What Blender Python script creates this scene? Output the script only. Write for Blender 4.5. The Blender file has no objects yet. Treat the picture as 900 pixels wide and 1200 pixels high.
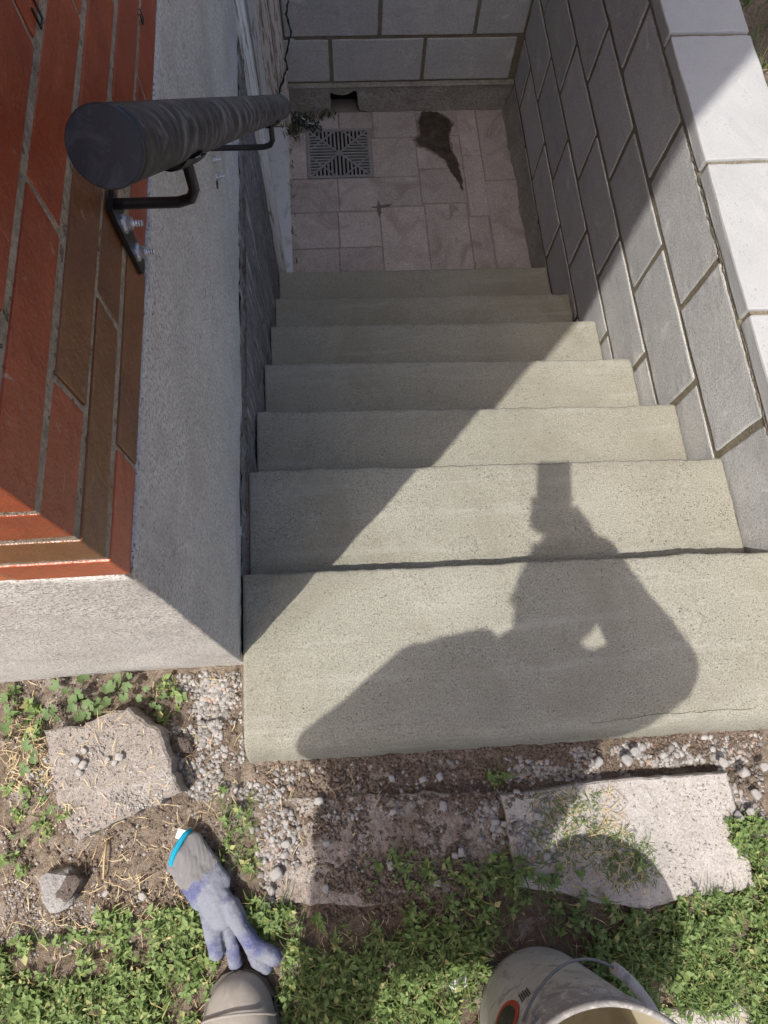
import bpy, bmesh, math, random
import numpy as np
from mathutils import Vector, Matrix, noise
from mathutils.geometry import delaunay_2d_cdt

S = bpy.context.scene
COL = S.collection
random.seed(7); RNG = np.random.default_rng(7)
PI = math.pi

# ---------------------------------------------------------------- camera
F_PX = 764.579
CAM = Vector((-0.869, -1.173, 1.259))
A_TILT, A_YAW, A_ROLL = 0.3140, -0.1910, 0.1240
ROT = Matrix.Rotation(A_YAW, 3, 'Z') @ Matrix.Rotation(A_TILT, 3, 'X') @ Matrix.Rotation(A_ROLL, 3, 'Z')
cam_d = bpy.data.cameras.new('camera'); cam = bpy.data.objects.new('camera', cam_d); COL.objects.link(cam)
cam.matrix_world = Matrix.Translation(CAM) @ ROT.to_4x4()
cam_d.sensor_width = 36; cam_d.lens = F_PX / 1200 * 36
cam_d.clip_start = 0.01; cam_d.clip_end = 500
S.camera = cam

# ---------------------------------------------------------------- sky and sun
SUN_AZ, SUN_EL = math.radians(43), math.radians(63)   # light travels towards (+x,+y)
DS = Vector((math.sin(SUN_AZ) * math.cos(SUN_EL), math.cos(SUN_AZ) * math.cos(SUN_EL), -math.sin(SUN_EL)))
W = bpy.data.worlds.new('World'); S.world = W; W.use_nodes = True
wn = W.node_tree.nodes; sky = wn.new('ShaderNodeTexSky'); sky.sky_type = 'NISHITA'; sky.sun_disc = False
sky.sun_elevation = SUN_EL
sky.sun_rotation = math.atan2(-DS.x, -DS.y)
sky.air_density = 0.7; sky.dust_density = 4.5; sky.ozone_density = 0.4
W.node_tree.links.new(sky.outputs[0], wn['Background'].inputs[0]); wn['Background'].inputs[1].default_value = 0.13
ld = bpy.data.lights.new('sun', 'SUN'); ld.energy = 3.0; ld.angle = math.radians(0.55); ld.color = (1.0, 0.955, 0.885)
lo = bpy.data.objects.new('sun', ld); COL.objects.link(lo); lo.rotation_euler = DS.to_track_quat('-Z', 'Y').to_euler()
lo.location = (-3, -4, 8)
S.view_settings.view_transform = 'Standard'; S.view_settings.look = 'None'
S.view_settings.exposure = 0.50; S.view_settings.gamma = 1

# ---------------------------------------------------------------- helpers
def un(px, py, ax, val):
    """point of the place at pixel (px,py) of the 900x1200 photograph on the plane ax=val"""
    d = ROT @ Vector(((px - 450) / F_PX, -(py - 600) / F_PX, -1.0)); i = 'xyz'.index(ax)
    return CAM + d * ((val - CAM[i]) / d[i])

def tag(o, label=None, cat=None, group=None, kind=None):
    if label: o['label'] = label
    if cat: o['category'] = cat
    if group: o['group'] = group
    if kind: o['kind'] = kind
    return o

def empty(name, loc=(0, 0, 0), label=None, cat=None, group=None):
    o = bpy.data.objects.new(name, None); COL.objects.link(o); o.location = loc; o.empty_display_size = .05
    return tag(o, label, cat, group)

def link(name, me, mat=None, parent=None, smooth=False, loc=None):
    o = bpy.data.objects.new(name, me); COL.objects.link(o)
    if mat is not None and not me.materials:
        for m in (mat if isinstance(mat, (list, tuple)) else [mat]): me.materials.append(m)
    if smooth: me.polygons.foreach_set('use_smooth', [True] * len(me.polygons))
    if parent:
        o.parent = parent
        o.matrix_parent_inverse = Matrix.Translation(-parent.location)
    if loc is not None: o.location = loc
    return o

def mesh(name, v, f, mat=None, parent=None, smooth=False):
    me = bpy.data.meshes.new(name); me.from_pydata([tuple(p) for p in v], [], f); me.update()
    return link(name, me, mat, parent, smooth)

def from_bm(name, bm, mat=None, parent=None, smooth=False, loc=None):
    bmesh.ops.recalc_face_normals(bm, faces=bm.faces)
    me = bpy.data.meshes.new(name); bm.to_mesh(me); bm.free()
    return link(name, me, mat, parent, smooth, loc)

def bm_box(bm, a, b, bev=0.0, jit=0.0, seg=1):
    r = bmesh.ops.create_cube(bm, size=1.0); vs = r['verts']
    for v in vs:
        v.co = Vector([(a[i] + b[i]) / 2 + v.co[i] * (b[i] - a[i]) for i in range(3)])
        if jit: v.co += Vector([random.uniform(-jit, jit) for _ in range(3)])
    if bev:
        es = list({e for v in vs for e in v.link_edges})
        bmesh.ops.bevel(bm, geom=es, offset=bev, segments=seg, affect='EDGES', profile=.6)
    return bm

def box(name, a, b, mat, parent=None, bev=0.0, jit=0.0):
    return from_bm(name, bm_box(bmesh.new(), a, b, bev, jit), mat, parent)

def tube(bm, pts, r, seg=10, caps=True):
    pts = [Vector(p) for p in pts]; rings = []; up = Vector((0.13, 0.21, 1)).normalized()
    rr = r if isinstance(r, (list, tuple)) else [r] * len(pts)
    for i, p in enumerate(pts):
        t = (pts[min(i + 1, len(pts) - 1)] - pts[max(i - 1, 0)]).normalized()
        if abs(t.dot(up)) > .98: up = Vector((1, 0, 0))
        a = t.cross(up).normalized(); b = t.cross(a).normalized(); up = -b if b.dot(up) < 0 else b
        a = t.cross(up).normalized(); b = up
        rings.append([bm.verts.new(p + (a * math.cos(2 * PI * k / seg) + b * math.sin(2 * PI * k / seg)) * rr[i]) for k in range(seg)])
    for i in range(len(rings) - 1):
        for k in range(seg):
            bm.faces.new((rings[i][k], rings[i][(k + 1) % seg], rings[i + 1][(k + 1) % seg], rings[i + 1][k]))
    if caps: bm.faces.new(rings[0]); bm.faces.new(rings[-1][::-1])
    return rings

def nz3(x, y, z=0.0, s=1.0, o=4):
    return noise.fractal(Vector((x * s, y * s, z * s)), 1.0, 2.0, o)

def in_poly(x, y, P):
    c = False; j = len(P) - 1
    for i in range(len(P)):
        if (P[i][1] > y) != (P[j][1] > y) and x < (P[j][0] - P[i][0]) * (y - P[i][1]) / (P[j][1] - P[i][1]) + P[i][0]: c = not c
        j = i
    return c

def rough_outline(P, step, amp, seed=0.0):
    out = []
    for i in range(len(P)):
        a = Vector(P[i]); b = Vector(P[(i + 1) % len(P)]); n = max(1, int((b - a).length / step))
        nn = Vector((-(b - a).y, (b - a).x)).normalized() if (b - a).length > 0 else Vector((0, 0))
        for k in range(n):
            p = a.lerp(b, k / n); w = math.sin(PI * min(1, max(0, k / n))) ** .4 if n > 2 else 0
            out.append(p + nn * (nz3(p.x, p.y, seed, 45) * amp * (0.3 + w)))
    return out

def slab_poly(name, P, zt, th, mat, parent=None, res=.012, nz=.0015, rough=.004, edge=.006, seed=1.3, tilt=(0, 0)):
    """a flat stone of real thickness: ragged outline, worn edge, uneven top"""
    B = rough_outline(P, res, rough, seed); n = len(B)
    c = sum(B, Vector((0, 0))) / n
    ins = [p + (c - p).normalized() * edge for p in B]
    xs = [p.x for p in B]; ys = [p.y for p in B]
    pts = list(ins); Pin = [(c.x + (p.x - c.x) * .97, c.y + (p.y - c.y) * .97) for p in ins]
    y = min(ys)
    while y < max(ys):
        x = min(xs)
        while x < max(xs):
            q = (x + random.uniform(-.3, .3) * res, y + random.uniform(-.3, .3) * res)
            if in_poly(q[0], q[1], Pin): pts.append(Vector(q))
            x += res
        y += res
    vs, _, fs, *_ = delaunay_2d_cdt(pts, [], [list(range(n))], 1, 1e-5)
    def z(p): return zt + (p.x - c.x) * tilt[0] + (p.y - c.y) * tilt[1] + nz * (nz3(p.x, p.y, seed, 14) + 1.0 * nz3(p.x, p.y, seed + 3, 70))
    V = [(p.x, p.y, z(p)) for p in vs]; F = [list(f) for f in fs]
    if len(vs) >= n:
        o1 = len(V); V += [(p.x, p.y, z(p) - edge * .7) for p in B]
        o2 = len(V); V += [(p.x + nz3(p.x, p.y, 9, 60) * rough, p.y + nz3(p.y, p.x, 5, 60) * rough, z(p) - th) for p in B]
        for i in range(n):
            j = (i + 1) % n
            F.append([i, j, o1 + j, o1 + i]); F.append([o1 + i, o1 + j, o2 + j, o2 + i])
        F.append(list(range(o2, o2 + n)))
    me = bpy.data.meshes.new(name); me.from_pydata(V, [], F)
    bm = bmesh.new(); bm.from_mesh(me); bmesh.ops.recalc_face_normals(bm, faces=bm.faces); bm.to_mesh(me); bm.free()
    return link(name, me, mat, parent, smooth=False)

def remeshed(name, bm, vox, mat, parent=None, smooth_it=3, disp=0.0, dscale=10):
    """fuse overlapping solids into one continuous skin"""
    me = bpy.data.meshes.new(name); bm.to_mesh(me); bm.free()
    o = bpy.data.objects.new(name, me); COL.objects.link(o)
    m = o.modifiers.new('r', 'REMESH'); m.mode = 'VOXEL'; m.voxel_size = vox
    s = o.modifiers.new('s', 'SMOOTH'); s.factor = .6; s.iterations = smooth_it
    dg = bpy.context.evaluated_depsgraph_get(); me2 = bpy.data.meshes.new_from_object(o.evaluated_get(dg))
    bpy.data.objects.remove(o); me2.name = name
    if disp:
        for v in me2.vertices:
            v.co += v.normal * disp * nz3(v.co.x, v.co.y, v.co.z, dscale)
    me2.materials.clear()
    return link(name, me2, mat, parent, smooth=True)

def ball(bm, c, r, sub=2, rot=None):
    g = bmesh.ops.create_icosphere(bm, subdivisions=sub, radius=1.0)
    rr = (r, r, r) if not isinstance(r, (tuple, list)) else r
    Mx = Matrix.Diagonal(rr).to_3x3()
    if rot is not None: Mx = rot @ Mx
    for v in g['verts']: v.co = Mx @ v.co + Vector(c)

def limb(bm, pts, rad, flat=None):
    """tapered closed limb along points"""
    P = [Vector(p) for p in pts]
    for i in range(len(P) - 1):
        n = max(2, int((P[i + 1] - P[i]).length / (min(rad[i], rad[i + 1]) * .6)))
        for k in range(n + 1):
            t = k / n; c = P[i].lerp(P[i + 1], t); r = rad[i] + (rad[i + 1] - rad[i]) * t
            ball(bm, c, (r, r, r) if not flat else (r, r, r * flat), 2)

# ---------------------------------------------------------------- materials
class Mt:
    def __init__(s, name, rough=.9, spec=.25):
        s.m = bpy.data.materials.new(name); s.m.use_nodes = True; s.t = s.m.node_tree; s.n = s.t.nodes
        s.b = s.n['Principled BSDF']; s.b.inputs['Roughness'].default_value = rough
        s.b.inputs['Specular IOR Level'].default_value = spec
        s.co = s.n.new('ShaderNodeTexCoord').outputs['Object']; s.h = None
    def mapped(s, sc):
        q = s.n.new('ShaderNodeMapping'); q.inputs['Scale'].default_value = sc; s.t.links.new(s.co, q.inputs[0]); return q.outputs[0]
    def noise(s, scale, detail=4, rough=.6, dist=0, co=None):
        q = s.n.new('ShaderNodeTexNoise'); q.inputs['Scale'].default_value = scale; q.inputs['Detail'].default_value = detail
        q.inputs['Roughness'].default_value = rough; q.inputs['Distortion'].default_value = dist
        s.t.links.new(co or s.co, q.inputs['Vector']); return q.outputs['Fac']
    def vor(s, scale, co=None, feat='F1'):
        q = s.n.new('ShaderNodeTexVoronoi'); q.inputs['Scale'].default_value = scale; q.feature = feat
        s.t.links.new(co or s.co, q.inputs['Vector']); return q.outputs['Distance']
    def ramp(s, fac, a, b, lo=0.0, hi=1.0):
        q = s.n.new('ShaderNodeMapRange'); q.inputs[1].default_value = a; q.inputs[2].default_value = b
        q.inputs[3].default_value = lo; q.inputs[4].default_value = hi; s.t.links.new(fac, q.inputs[0]); return q.outputs[0]
    def mul(s, a, b, op='MULTIPLY'):
        q = s.n.new('ShaderNodeMath'); q.operation = op
        for i, x in enumerate((a, b)):
            if isinstance(x, (int, float)): q.inputs[i].default_value = x
            else: s.t.links.new(x, q.inputs[i])
        return q.outputs[0]
    def mix(s, fac, a, b, mode='MIX'):
        q = s.n.new('ShaderNodeMix'); q.data_type = 'RGBA'; q.blend_type = mode
        if isinstance(fac, (int, float)): q.inputs[0].default_value = fac
        else: s.t.links.new(fac, q.inputs[0])
        for i, x in ((6, a), (7, b)):
            if isinstance(x, (tuple, list)): q.inputs[i].default_value = (*x[:3], 1)
            else: s.t.links.new(x, q.inputs[i])
        return q.outputs[2]
    def rand(s):
        return s.n.new('ShaderNodeObjectInfo').outputs['Random']
    def xyz(s):
        q = s.n.new('ShaderNodeSeparateXYZ'); s.t.links.new(s.co, q.inputs[0]); return q.outputs
    def color(s, c): 
        if isinstance(c, (tuple, list)): s.b.inputs['Base Color'].default_value = (*c[:3], 1)
        else: s.t.links.new(c, s.b.inputs['Base Color'])
        return s
    def bump(s, h, dist, strength=1.0):
        q = s.n.new('ShaderNodeBump'); q.inputs['Distance'].default_value = dist; q.inputs['Strength'].default_value = strength
        s.t.links.new(h, q.inputs['Height'])
        if s.h is not None: s.t.links.new(s.h, q.inputs['Normal'])
        s.h = q.outputs[0]; s.t.links.new(s.h, s.b.inputs['Normal']); return s
    def world(s):
        s.co = s.n.new('ShaderNodeNewGeometry').outputs['Position']; return s

def concrete(name, base, dark, light, grain=260, gb=.0009, pits=.6, big=6, rough=.93, speck=(.5, .5), wear=None, streak=None, objrand=0.0):
    m = Mt(name, rough).world()
    n1 = m.noise(big, 5, .6); n2 = m.noise(grain, 3, .75); n3 = m.noise(grain * .22, 4, .65)
    c = m.mix(m.ramp(n1, .35, .65), dark, light)
    c = m.mix(.55, c, base)
    c = m.mix(m.ramp(n2, .52, .40, 0, speck[0]), c, [x * .55 for x in base])
    c = m.mix(m.ramp(n2, .54, .70, 0, speck[1]), c, [min(.9, x * 1.35) for x in base])
    pn = m.noise(grain * .9, 2, .5, 0, m.mapped((1, 1, 1.3))); pm = m.mul(m.ramp(pn, .64, .70, 0, 1), m.ramp(m.noise(grain * .05, 4, .7), .38, .60, .15, 1))
    c = m.mix(m.mul(pm, pits), c, [x * .22 for x in base])
    if wear:
        wc, sc, lo_, hi_, am = wear
        c = m.mix(m.ramp(m.noise(sc, 6, .7, 1.2), lo_, hi_, 0, am), c, wc)
    if streak:
        wc, scv, lo_, hi_, am = streak
        c = m.mix(m.ramp(m.noise(1.0, 6, .7, .3, m.mapped(scv)), lo_, hi_, 0, am), c, wc)
    if objrand:
        c = m.mix(1.0, c, m.mix(m.rand(), [1 - objrand] * 3, [1.0] * 3), 'MULTIPLY')
    m.color(c)
    h = m.mul(m.mul(n2, 1.0), m.mul(pm, -1.2), 'ADD'); h = m.mul(h, m.mul(n3, .9), 'ADD')
    m.bump(h, gb * 2.2)
    return m

M = {}
M['stair'] = concrete('stair_concrete', (.345, .335, .275), (.29, .28, .225), (.40, .385, .325), 320, .0007, .75, 3.5, speck=(.7, .6),
                      wear=((.235, .215, .165), 2.6, .50, .70, .6), streak=((.43, .42, .375), (2.5, 26, 26), .54, .70, .45)).m
M['stucco'] = concrete('stucco', (.67, .635, .585), (.50, .475, .43), (.78, .75, .71), 230, .0012, .95, 7, speck=(.85, .5),
                       wear=((.47, .41, .38), 5, .50, .64, .6), streak=((.80, .78, .76), (14, 14, 1.4), .55, .72, .35)).m
M['block'] = concrete('grey_block', (.58, .58, .57), (.51, .515, .515), (.68, .675, .665), 220, .0006, .35, 9, speck=(.45, .5),
                      wear=((.80, .79, .77), 9, .58, .70, .75), streak=((.38, .37, .35), (5, 5, 14), .54, .70, .5), objrand=.16).m
M['cap'] = concrete('cap_block', (.455, .46, .455), (.41, .415, .42), (.51, .515, .51), 260, .0003, .08, 7, speck=(.10, .2),
                    wear=((.44, .45, .47), 9, .55, .7, .5), objrand=.07).m
M['mortar'] = concrete('block_mortar', (.23, .20, .145), (.17, .145, .105), (.30, .265, .2), 180, .0012, .4, 12).m
M['mortar_brick'] = concrete('brick_mortar', (.34, .275, .205), (.19, .155, .12), (.54, .46, .37), 130, .0016, .6, 25, speck=(.5, .6),
                             wear=((.30, .17, .06), 3, .58, .66, .6)).m
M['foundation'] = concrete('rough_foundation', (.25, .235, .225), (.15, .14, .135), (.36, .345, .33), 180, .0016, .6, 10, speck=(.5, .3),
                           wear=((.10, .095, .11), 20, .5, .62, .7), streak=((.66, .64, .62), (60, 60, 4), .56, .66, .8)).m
M['paver'] = concrete('pink_paver', (.54, .485, .455), (.46, .405, .38), (.62, .57, .54), 170, .0006, .6, 7, speck=(.5, .6),
                      wear=((.33, .27, .24), 6, .50, .66, .65), streak=((.70, .67, .64), (14, 14, 14), .60, .72, .6), objrand=.2).m
M['paver_joint'] = concrete('paver_joint_sand', (.34, .285, .26), (.26, .22, .20), (.40, .35, .32), 240, .001, .4, 8).m
M['parge'] = concrete('old_parging', (.40, .375, .33), (.26, .24, .21), (.50, .47, .43), 120, .003, .6, 9, speck=(.5, .3),
                      wear=((.50, .50, .50), 13, .58, .66, .7)).m
M['slabstone'] = concrete('weathered_slab', (.47, .435, .40), (.39, .355, .325), (.56, .525, .49), 260, .0010, .5, 8, speck=(.4, .45),
                          wear=((.66, .64, .61), 10, .58, .7, .5)).m
M['dirtyslab'] = concrete('dirt_covered_slab', (.36, .31, .27), (.26, .215, .18), (.46, .42, .39), 120, .003, .8, 11, speck=(.6, .5),
                         wear=((.20, .15, .115), 9, .46, .58, .85)).m
M['greyslab'] = concrete('broken_slab', (.34, .30, .27), (.28, .24, .21), (.42, .38, .345), 230, .0018, .75, 9, speck=(.55, .55),
                         wear=((.50, .485, .455), 9, .52, .64, .6)).m

# soil
m = Mt('soil', .97, .1).world()
n1 = m.noise(5, 6, .65); n2 = m.noise(90, 5, .75); n3 = m.noise(300, 3, .7)
c = m.mix(m.ramp(n1, .38, .62), (.21, .16, .12), (.37, .305, .24))
c = m.mix(m.ramp(n2, .40, .62, 0, .75), c, (.12, .085, .062))
c = m.mix(m.ramp(n3, .58, .70, 0, .7), c, (.42, .36, .30))
c = m.mix(m.ramp(m.noise(9, 6, .75, 1), .55, .66, 0, .75), c, (.46, .42, .39))
m.color(c).bump(n2, .008).bump(n3, .003); M['soil'] = m.m
M['joint_dark'] = concrete('crack_dark', (.12, .11, .085), (.10, .09, .07), (.15, .14, .11), 300).m  # dark colour of the hairline crack in the slab
m = Mt('damp_soil', .97, .1).world(); n2 = m.noise(200, 4, .7)
m.color(m.mix(m.ramp(n2, .4, .6), (.09, .068, .053), (.27, .21, .17))).bump(n2, .004); M['clod'] = m.m
m = Mt('far_turf', .97, .1).world(); n2 = m.noise(30, 6, .75)
m.color(m.mix(m.ramp(n2, .4, .6), (.05, .075, .025), (.15, .12, .07))).bump(n2, .03); M['turf'] = m.m

m = Mt('gravel_stone', .85, .3); r = m.rand(); g = m.n.new('ShaderNodeNewGeometry').outputs['Random Per Island']
n = m.noise(120, 3, .6)
c = m.mix(m.ramp(g, 0, 1), (.17, .16, .15), (.47, .455, .44)); c = m.mix(m.ramp(g, .93, .94), c, (.42, .30, .24))
m.color(m.mix(m.ramp(n, .4, .65, 0, .4), c, (.30, .27, .25))).bump(n, .001); M['gravel'] = m.m

def leafmat(name, a, b, c3, tr=.25):
    m = Mt(name, .55, .35); g = m.n.new('ShaderNodeNewGeometry').outputs['Random Per Island']
    c = m.mix(g, a, b); c = m.mix(m.ramp(g, .90, .92), c, c3)
    c = m.mix(m.ramp(m.noise(60, 3), .4, .6, 0, .35), c, [x * 1.5 for x in b])
    m.color(c)
    t = m.n.new('ShaderNodeBsdfTranslucent'); m.t.links.new(c, t.inputs[0]); mx = m.n.new('ShaderNodeMixShader'); mx.inputs[0].default_value = tr
    m.t.links.new(m.b.outputs[0], mx.inputs[1]); m.t.links.new(t.outputs[0], mx.inputs[2])
    m.t.links.new(mx.outputs[0], m.n['Material Output'].inputs[0]); return m.m
M['leaf'] = leafmat('weed_leaf', (.10, .165, .045), (.23, .32, .11), (.44, .41, .18))
M['blade'] = leafmat('grass_blade', (.08, .13, .035), (.16, .22, .07), (.42, .36, .16))
M['dry'] = leafmat('straw', (.42, .31, .15), (.62, .50, .29), (.30, .18, .09), .1)
M['mallow'] = leafmat('mallow_leaf', (.105, .175, .065), (.17, .245, .105), (.15, .23, .09))
M['moss'] = leafmat('dark_weed', (.045, .06, .03), (.09, .10, .05), (.16, .13, .07))

def brickmat(name, c0, c1, streakc):
    m = Mt(name, .32, .5).world()
    n1 = m.noise(14, 4, .6); n2 = m.noise(1, 5, .6, .2, m.mapped((60, 3, 60))); n3 = m.noise(350, 2, .6)
    c = m.mix(m.ramp(n1, .35, .65), c0, c1); c = m.mix(m.ramp(n2, .55, .72, 0, .5), c, streakc)
    c = m.mix(m.ramp(m.noise(1, 5, .75, .5, m.mapped((40, 10, 120))), .66, .72, 0, .5), c, (.55, .42, .36))
    c = m.mix(1.0, c, m.mix(m.rand(), (.80, .80, .80), (1.0, 1.0, 1.0)), 'MULTIPLY')
    c = m.mix(m.ramp(m.noise(130, 3, .6), .66, .72, 0, .7), c, (.06, .03, .02)); c = m.mix(m.ramp(m.noise(35, 5, .75, 1.5), .64, .70, 0, .55), c, (.5, .40, .33))
    m.color(c).bump(n3, .0006).bump(m.noise(40, 4, .6), .0022); return m.m
M['brick'] = brickmat('red_brick', (.34, .060, .020), (.46, .095, .032), (.27, .050, .022))
M['brick_brown'] = brickmat('brown_brick', (.155, .058, .020), (.22, .085, .028), (.26, .055, .025))
M['brick_sunlit'] = brickmat('sunlit_red_brick', (.60, .16, .06), (.70, .20, .08), (.42, .12, .05))  # red brick with sunlight painted into its colour, front face only

def paint(name, col, rough=.5, wearc=None, am=.5, spec=.4, sc=30, metal=0, mp=None, lo=.52, hi=.66, bump=.0006):
    m = Mt(name, rough, spec); m.b.inputs['Metallic'].default_value = metal
    n = m.noise(1 if mp else sc, 6, .7, .6, m.mapped(mp) if mp else None)
    c = m.mix(m.ramp(n, lo, hi, 0, am), col, wearc or [x * .6 for x in col]); m.color(c).bump(n, bump); return m.m
M['white_wood'] = paint('peeling_white_wood', (.80, .79, .77), .7, (.26, .20, .16), .8, mp=(90, 90, 7), lo=.54, hi=.60)
M['warm_wood'] = paint('peeling_cream_wood', (.76, .70, .62), .75, (.22, .16, .12), .85, mp=(110, 110, 9), lo=.50, hi=.58)
M['sill'] = paint('painted_sill', (.60, .62, .64), .6, (.30, .30, .31), .6, sc=18)
M['door'] = paint('door_paint', (.45, .45, .44), .6)
M['black_steel'] = paint('black_steel', (.012, .012, .014), .38, (.05, .05, .055), .6, .5, 25)
M['zinc'] = paint('zinc_plated', (.75, .77, .82), .25, (.35, .36, .4), .6, .6, 90, .85)
# rail pipe: scuffed rings
m = Mt('scuffed_pipe', .45, .45); n1 = m.noise(1, 5, .7, 1.2, m.mapped((16, 16, 30))); n2 = m.noise(22, 6, .7, .5); n3 = m.noise(1, 5, .7, .2, m.mapped((9, 9, 110)))
c = m.mix(m.ramp(n1, .50, .62, 0, .85), (.018, .019, .023), (.17, .175, .19)); c = m.mix(m.ramp(n2, .52, .68, 0, .6), c, (.13, .115, .10))
c = m.mix(m.mul(m.ramp(n3, .58, .66, 0, .8), m.ramp(n2, .42, .55)), c, (.34, .34, .37)); m.color(c).bump(n3, .0003)
m.t.links.new(m.ramp(n1, .4, .7, .35, .75), m.b.inputs['Roughness']); M['pipe'] = m.m
m = Mt('plastic_cap', .5, .4); n = m.noise(40, 6, .7, 1.0); n2 = m.noise(1, 6, .7, .6, m.mapped((20, 160, 90)))
c = m.mix(m.ramp(n, .5, .72, 0, .7), (.018, .022, .034), (.075, .08, .10)); c = m.mix(m.ramp(n2, .67, .72, 0, .7), c, (.30, .31, .34))
m.color(c).bump(n, .0004); M['endcap'] = m.m
M['grate'] = concrete('cast_drain', (.30, .30, .30), (.22, .22, .225), (.38, .38, .38), 300, .0006, .2, 20, rough=.7).m
M['void'] = paint('depth_shade', (.012, .011, .010), .95)  # shade painted near-black, for the drain depth and the wall hole
m = Mt('wet_stain', .35, .5).world(); n = m.noise(25, 5, .7)
m.color(m.mix(m.ramp(n, .4, .65), (.045, .034, .026), (.11, .085, .065))).bump(n, .0008); M['wet'] = m.m
M['halo'] = paint('damp_halo', (.25, .205, .18), .8)
M['damp'] = paint('damp_grime', (.17, .14, .12), .8)
M['cable'] = paint('green_cable', (.015, .035, .03), .5)
M['bulb'] = paint('clear_bulb', (.55, .58, .60), .15, spec=.6)
# glove
m = Mt('glove_knit', .95, .1); k = m.mul(m.noise(1, 1, .5, 0, m.mapped((240, 240, 240))), 1.0)
wv = m.n.new('ShaderNodeTexWave'); wv.inputs['Scale'].default_value = 150; wv.inputs['Distortion'].default_value = 1.2; m.t.links.new(m.co, wv.inputs[0])
c = m.mix(m.ramp(wv.outputs['Fac'], .3, .7), (.19, .185, .19), (.38, .37, .375)); m.color(c).bump(wv.outputs['Fac'], .0012); M['knit'] = m.m
m = Mt('glove_dip', .8, .2).world(); n = m.noise(18, 3, .55, .3); n2 = m.noise(260, 4, .7)
c = m.mix(m.ramp(n, .46, .60), (.215, .23, .275), (.10, .11, .225)); c = m.mix(m.ramp(n2, .52, .68, 0, .4), c, (.33, .34, .38))
m.color(c).bump(n2, .0005).bump(m.noise(60, 3), .002); M['dip'] = m.m
M['cyan'] = paint('cyan_binding', (.01, .30, .46), .8, (.02, .22, .33), .5, .2)
M['white_cloth'] = paint('white_label', (.72, .74, .74), .9, (.55, .55, .55), .4, .1)
M['boot'] = paint('dusty_rubber', (.31, .285, .255), .75, (.42, .385, .34), .7, .3, 20, lo=.45, hi=.62)
M['boot_sole'] = paint('boot_sole', (.10, .09, .08), .8)
m = Mt('bucket_plastic', .5, .4).world(); z = m.xyz(); n = m.noise(14, 6, .7, .8); n2 = m.noise(45, 6, .75, .6)
zf = m.ramp(z[2], .14, .27, 0, .12)
c = m.mix(m.ramp(n, .35, .7), (.46, .43, .39), (.60, .58, .55)); c = m.mix(m.ramp(m.mul(n2, zf, 'ADD'), .53, .62, 0, .8), c, (.25, .235, .225))
c = m.mix(m.ramp(n2, .70, .76, 0, .8), c, (.16, .13, .10)); m.color(c).bump(n2, .0015); M['bucket'] = m.m
M['bucket_in'] = paint('cement_film', (.56, .50, .36), .8, (.34, .31, .25), .7, .2, 14)
M['wire'] = paint('bail_wire', (.22, .22, .23), .5, metal=.3)
M['red_print'] = paint('red_print', (.45, .05, .03), .5, (.30, .05, .03), .4)
M['black_print'] = paint('black_print', (.03, .03, .032), .5, (.16, .15, .14), .5, sc=80)
M['skin'] = paint('skin', (.50, .30, .22), .6, (.44, .25, .18), .4, .3)
M['hair'] = paint('hair', (.04, .03, .022), .7)
M['jacket'] = paint('work_jacket', (.06, .07, .09), .9, spec=.1)
M['trousers'] = paint('work_trousers', (.07, .065, .06), .9, spec=.1)
M['phone'] = paint('phone_shell', (.02, .02, .024), .25, spec=.5)
M['glass'] = paint('phone_glass', (.01, .01, .012), .08, spec=.6)
M['rock'] = concrete('grey_rock', (.33, .32, .31), (.26, .25, .24), (.42, .41, .40), 180, .002, .6, 18).m
M['darkrock'] = concrete('dark_rock', (.13, .105, .09), (.09, .07, .06), (.2, .165, .145), 160, .003, .6, 22).m

# ---------------------------------------------------------------- ground
HOUSE_X, HOUSE_Y = -1.075, -1.045
def gz(x, y):
    h = -.062 + .010 * nz3(x, y, 0, 5, 3) + .0055 * nz3(x, y, 3, 30, 3)
    if x > -1.1 and y > -1.40: h -= .004 + .012 * math.exp(-((y + 1.265) / .03) ** 2)      # rut along the slab
    if x > -.86: h -= .020 * math.exp(-((y + 1.302 + .02 * (x + .5)) / .016) ** 2) * min(1, (x + .86) / .1)
    if x < -1.09 and y > -1.15: h -= .012
    return h
def axis(a0, a1, step, far):
    c = list(np.arange(a0, a1 + 1e-6, step)); s = step; p = a1
    while p < far: s *= 1.35; p += s; c.append(min(p, far))
    s = step; p = a0; L = []
    while p > -far: s *= 1.35; p -= s; L.append(max(p, -far))
    return sorted(set([round(v, 4) for v in c + L]))
PX0, PX1, PY0, PY1 = -1.074, .19, -1.20, 1.72      # stairwell opening
gx = axis(-1.80, .30, .0075, 60); gy = axis(-1.95, -1.02, .0075, 60)
gx = sorted(set(gx + [PX0, PX1])); gy = sorted(set(gy + [PY0, PY1]))
nx, ny_ = len(gx), len(gy)
V = [(x, y, gz(x, y) if -2.5 < x < 1.2 and -2.6 < y < 2.2 else -.065) for y in gy for x in gx]
Fc = []
for j in range(ny_ - 1):
    for i in range(nx - 1):
        cx, cy = (gx[i] + gx[i + 1]) / 2, (gy[j] + gy[j + 1]) / 2
        if PX0 < cx < PX1 and PY0 < cy < PY1: continue
        if cx < -1.09 and cy > -1.03 and cx > -6 and cy < 6: continue
        k = j * nx + i; Fc.append((k, k + 1, k + nx + 1, k + nx))
ground = mesh('ground', V, Fc, M['soil'], smooth=True); tag(ground, kind='structure')
ground['label'] = 'bare dry brown soil in front of and beside the stairs'

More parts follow.
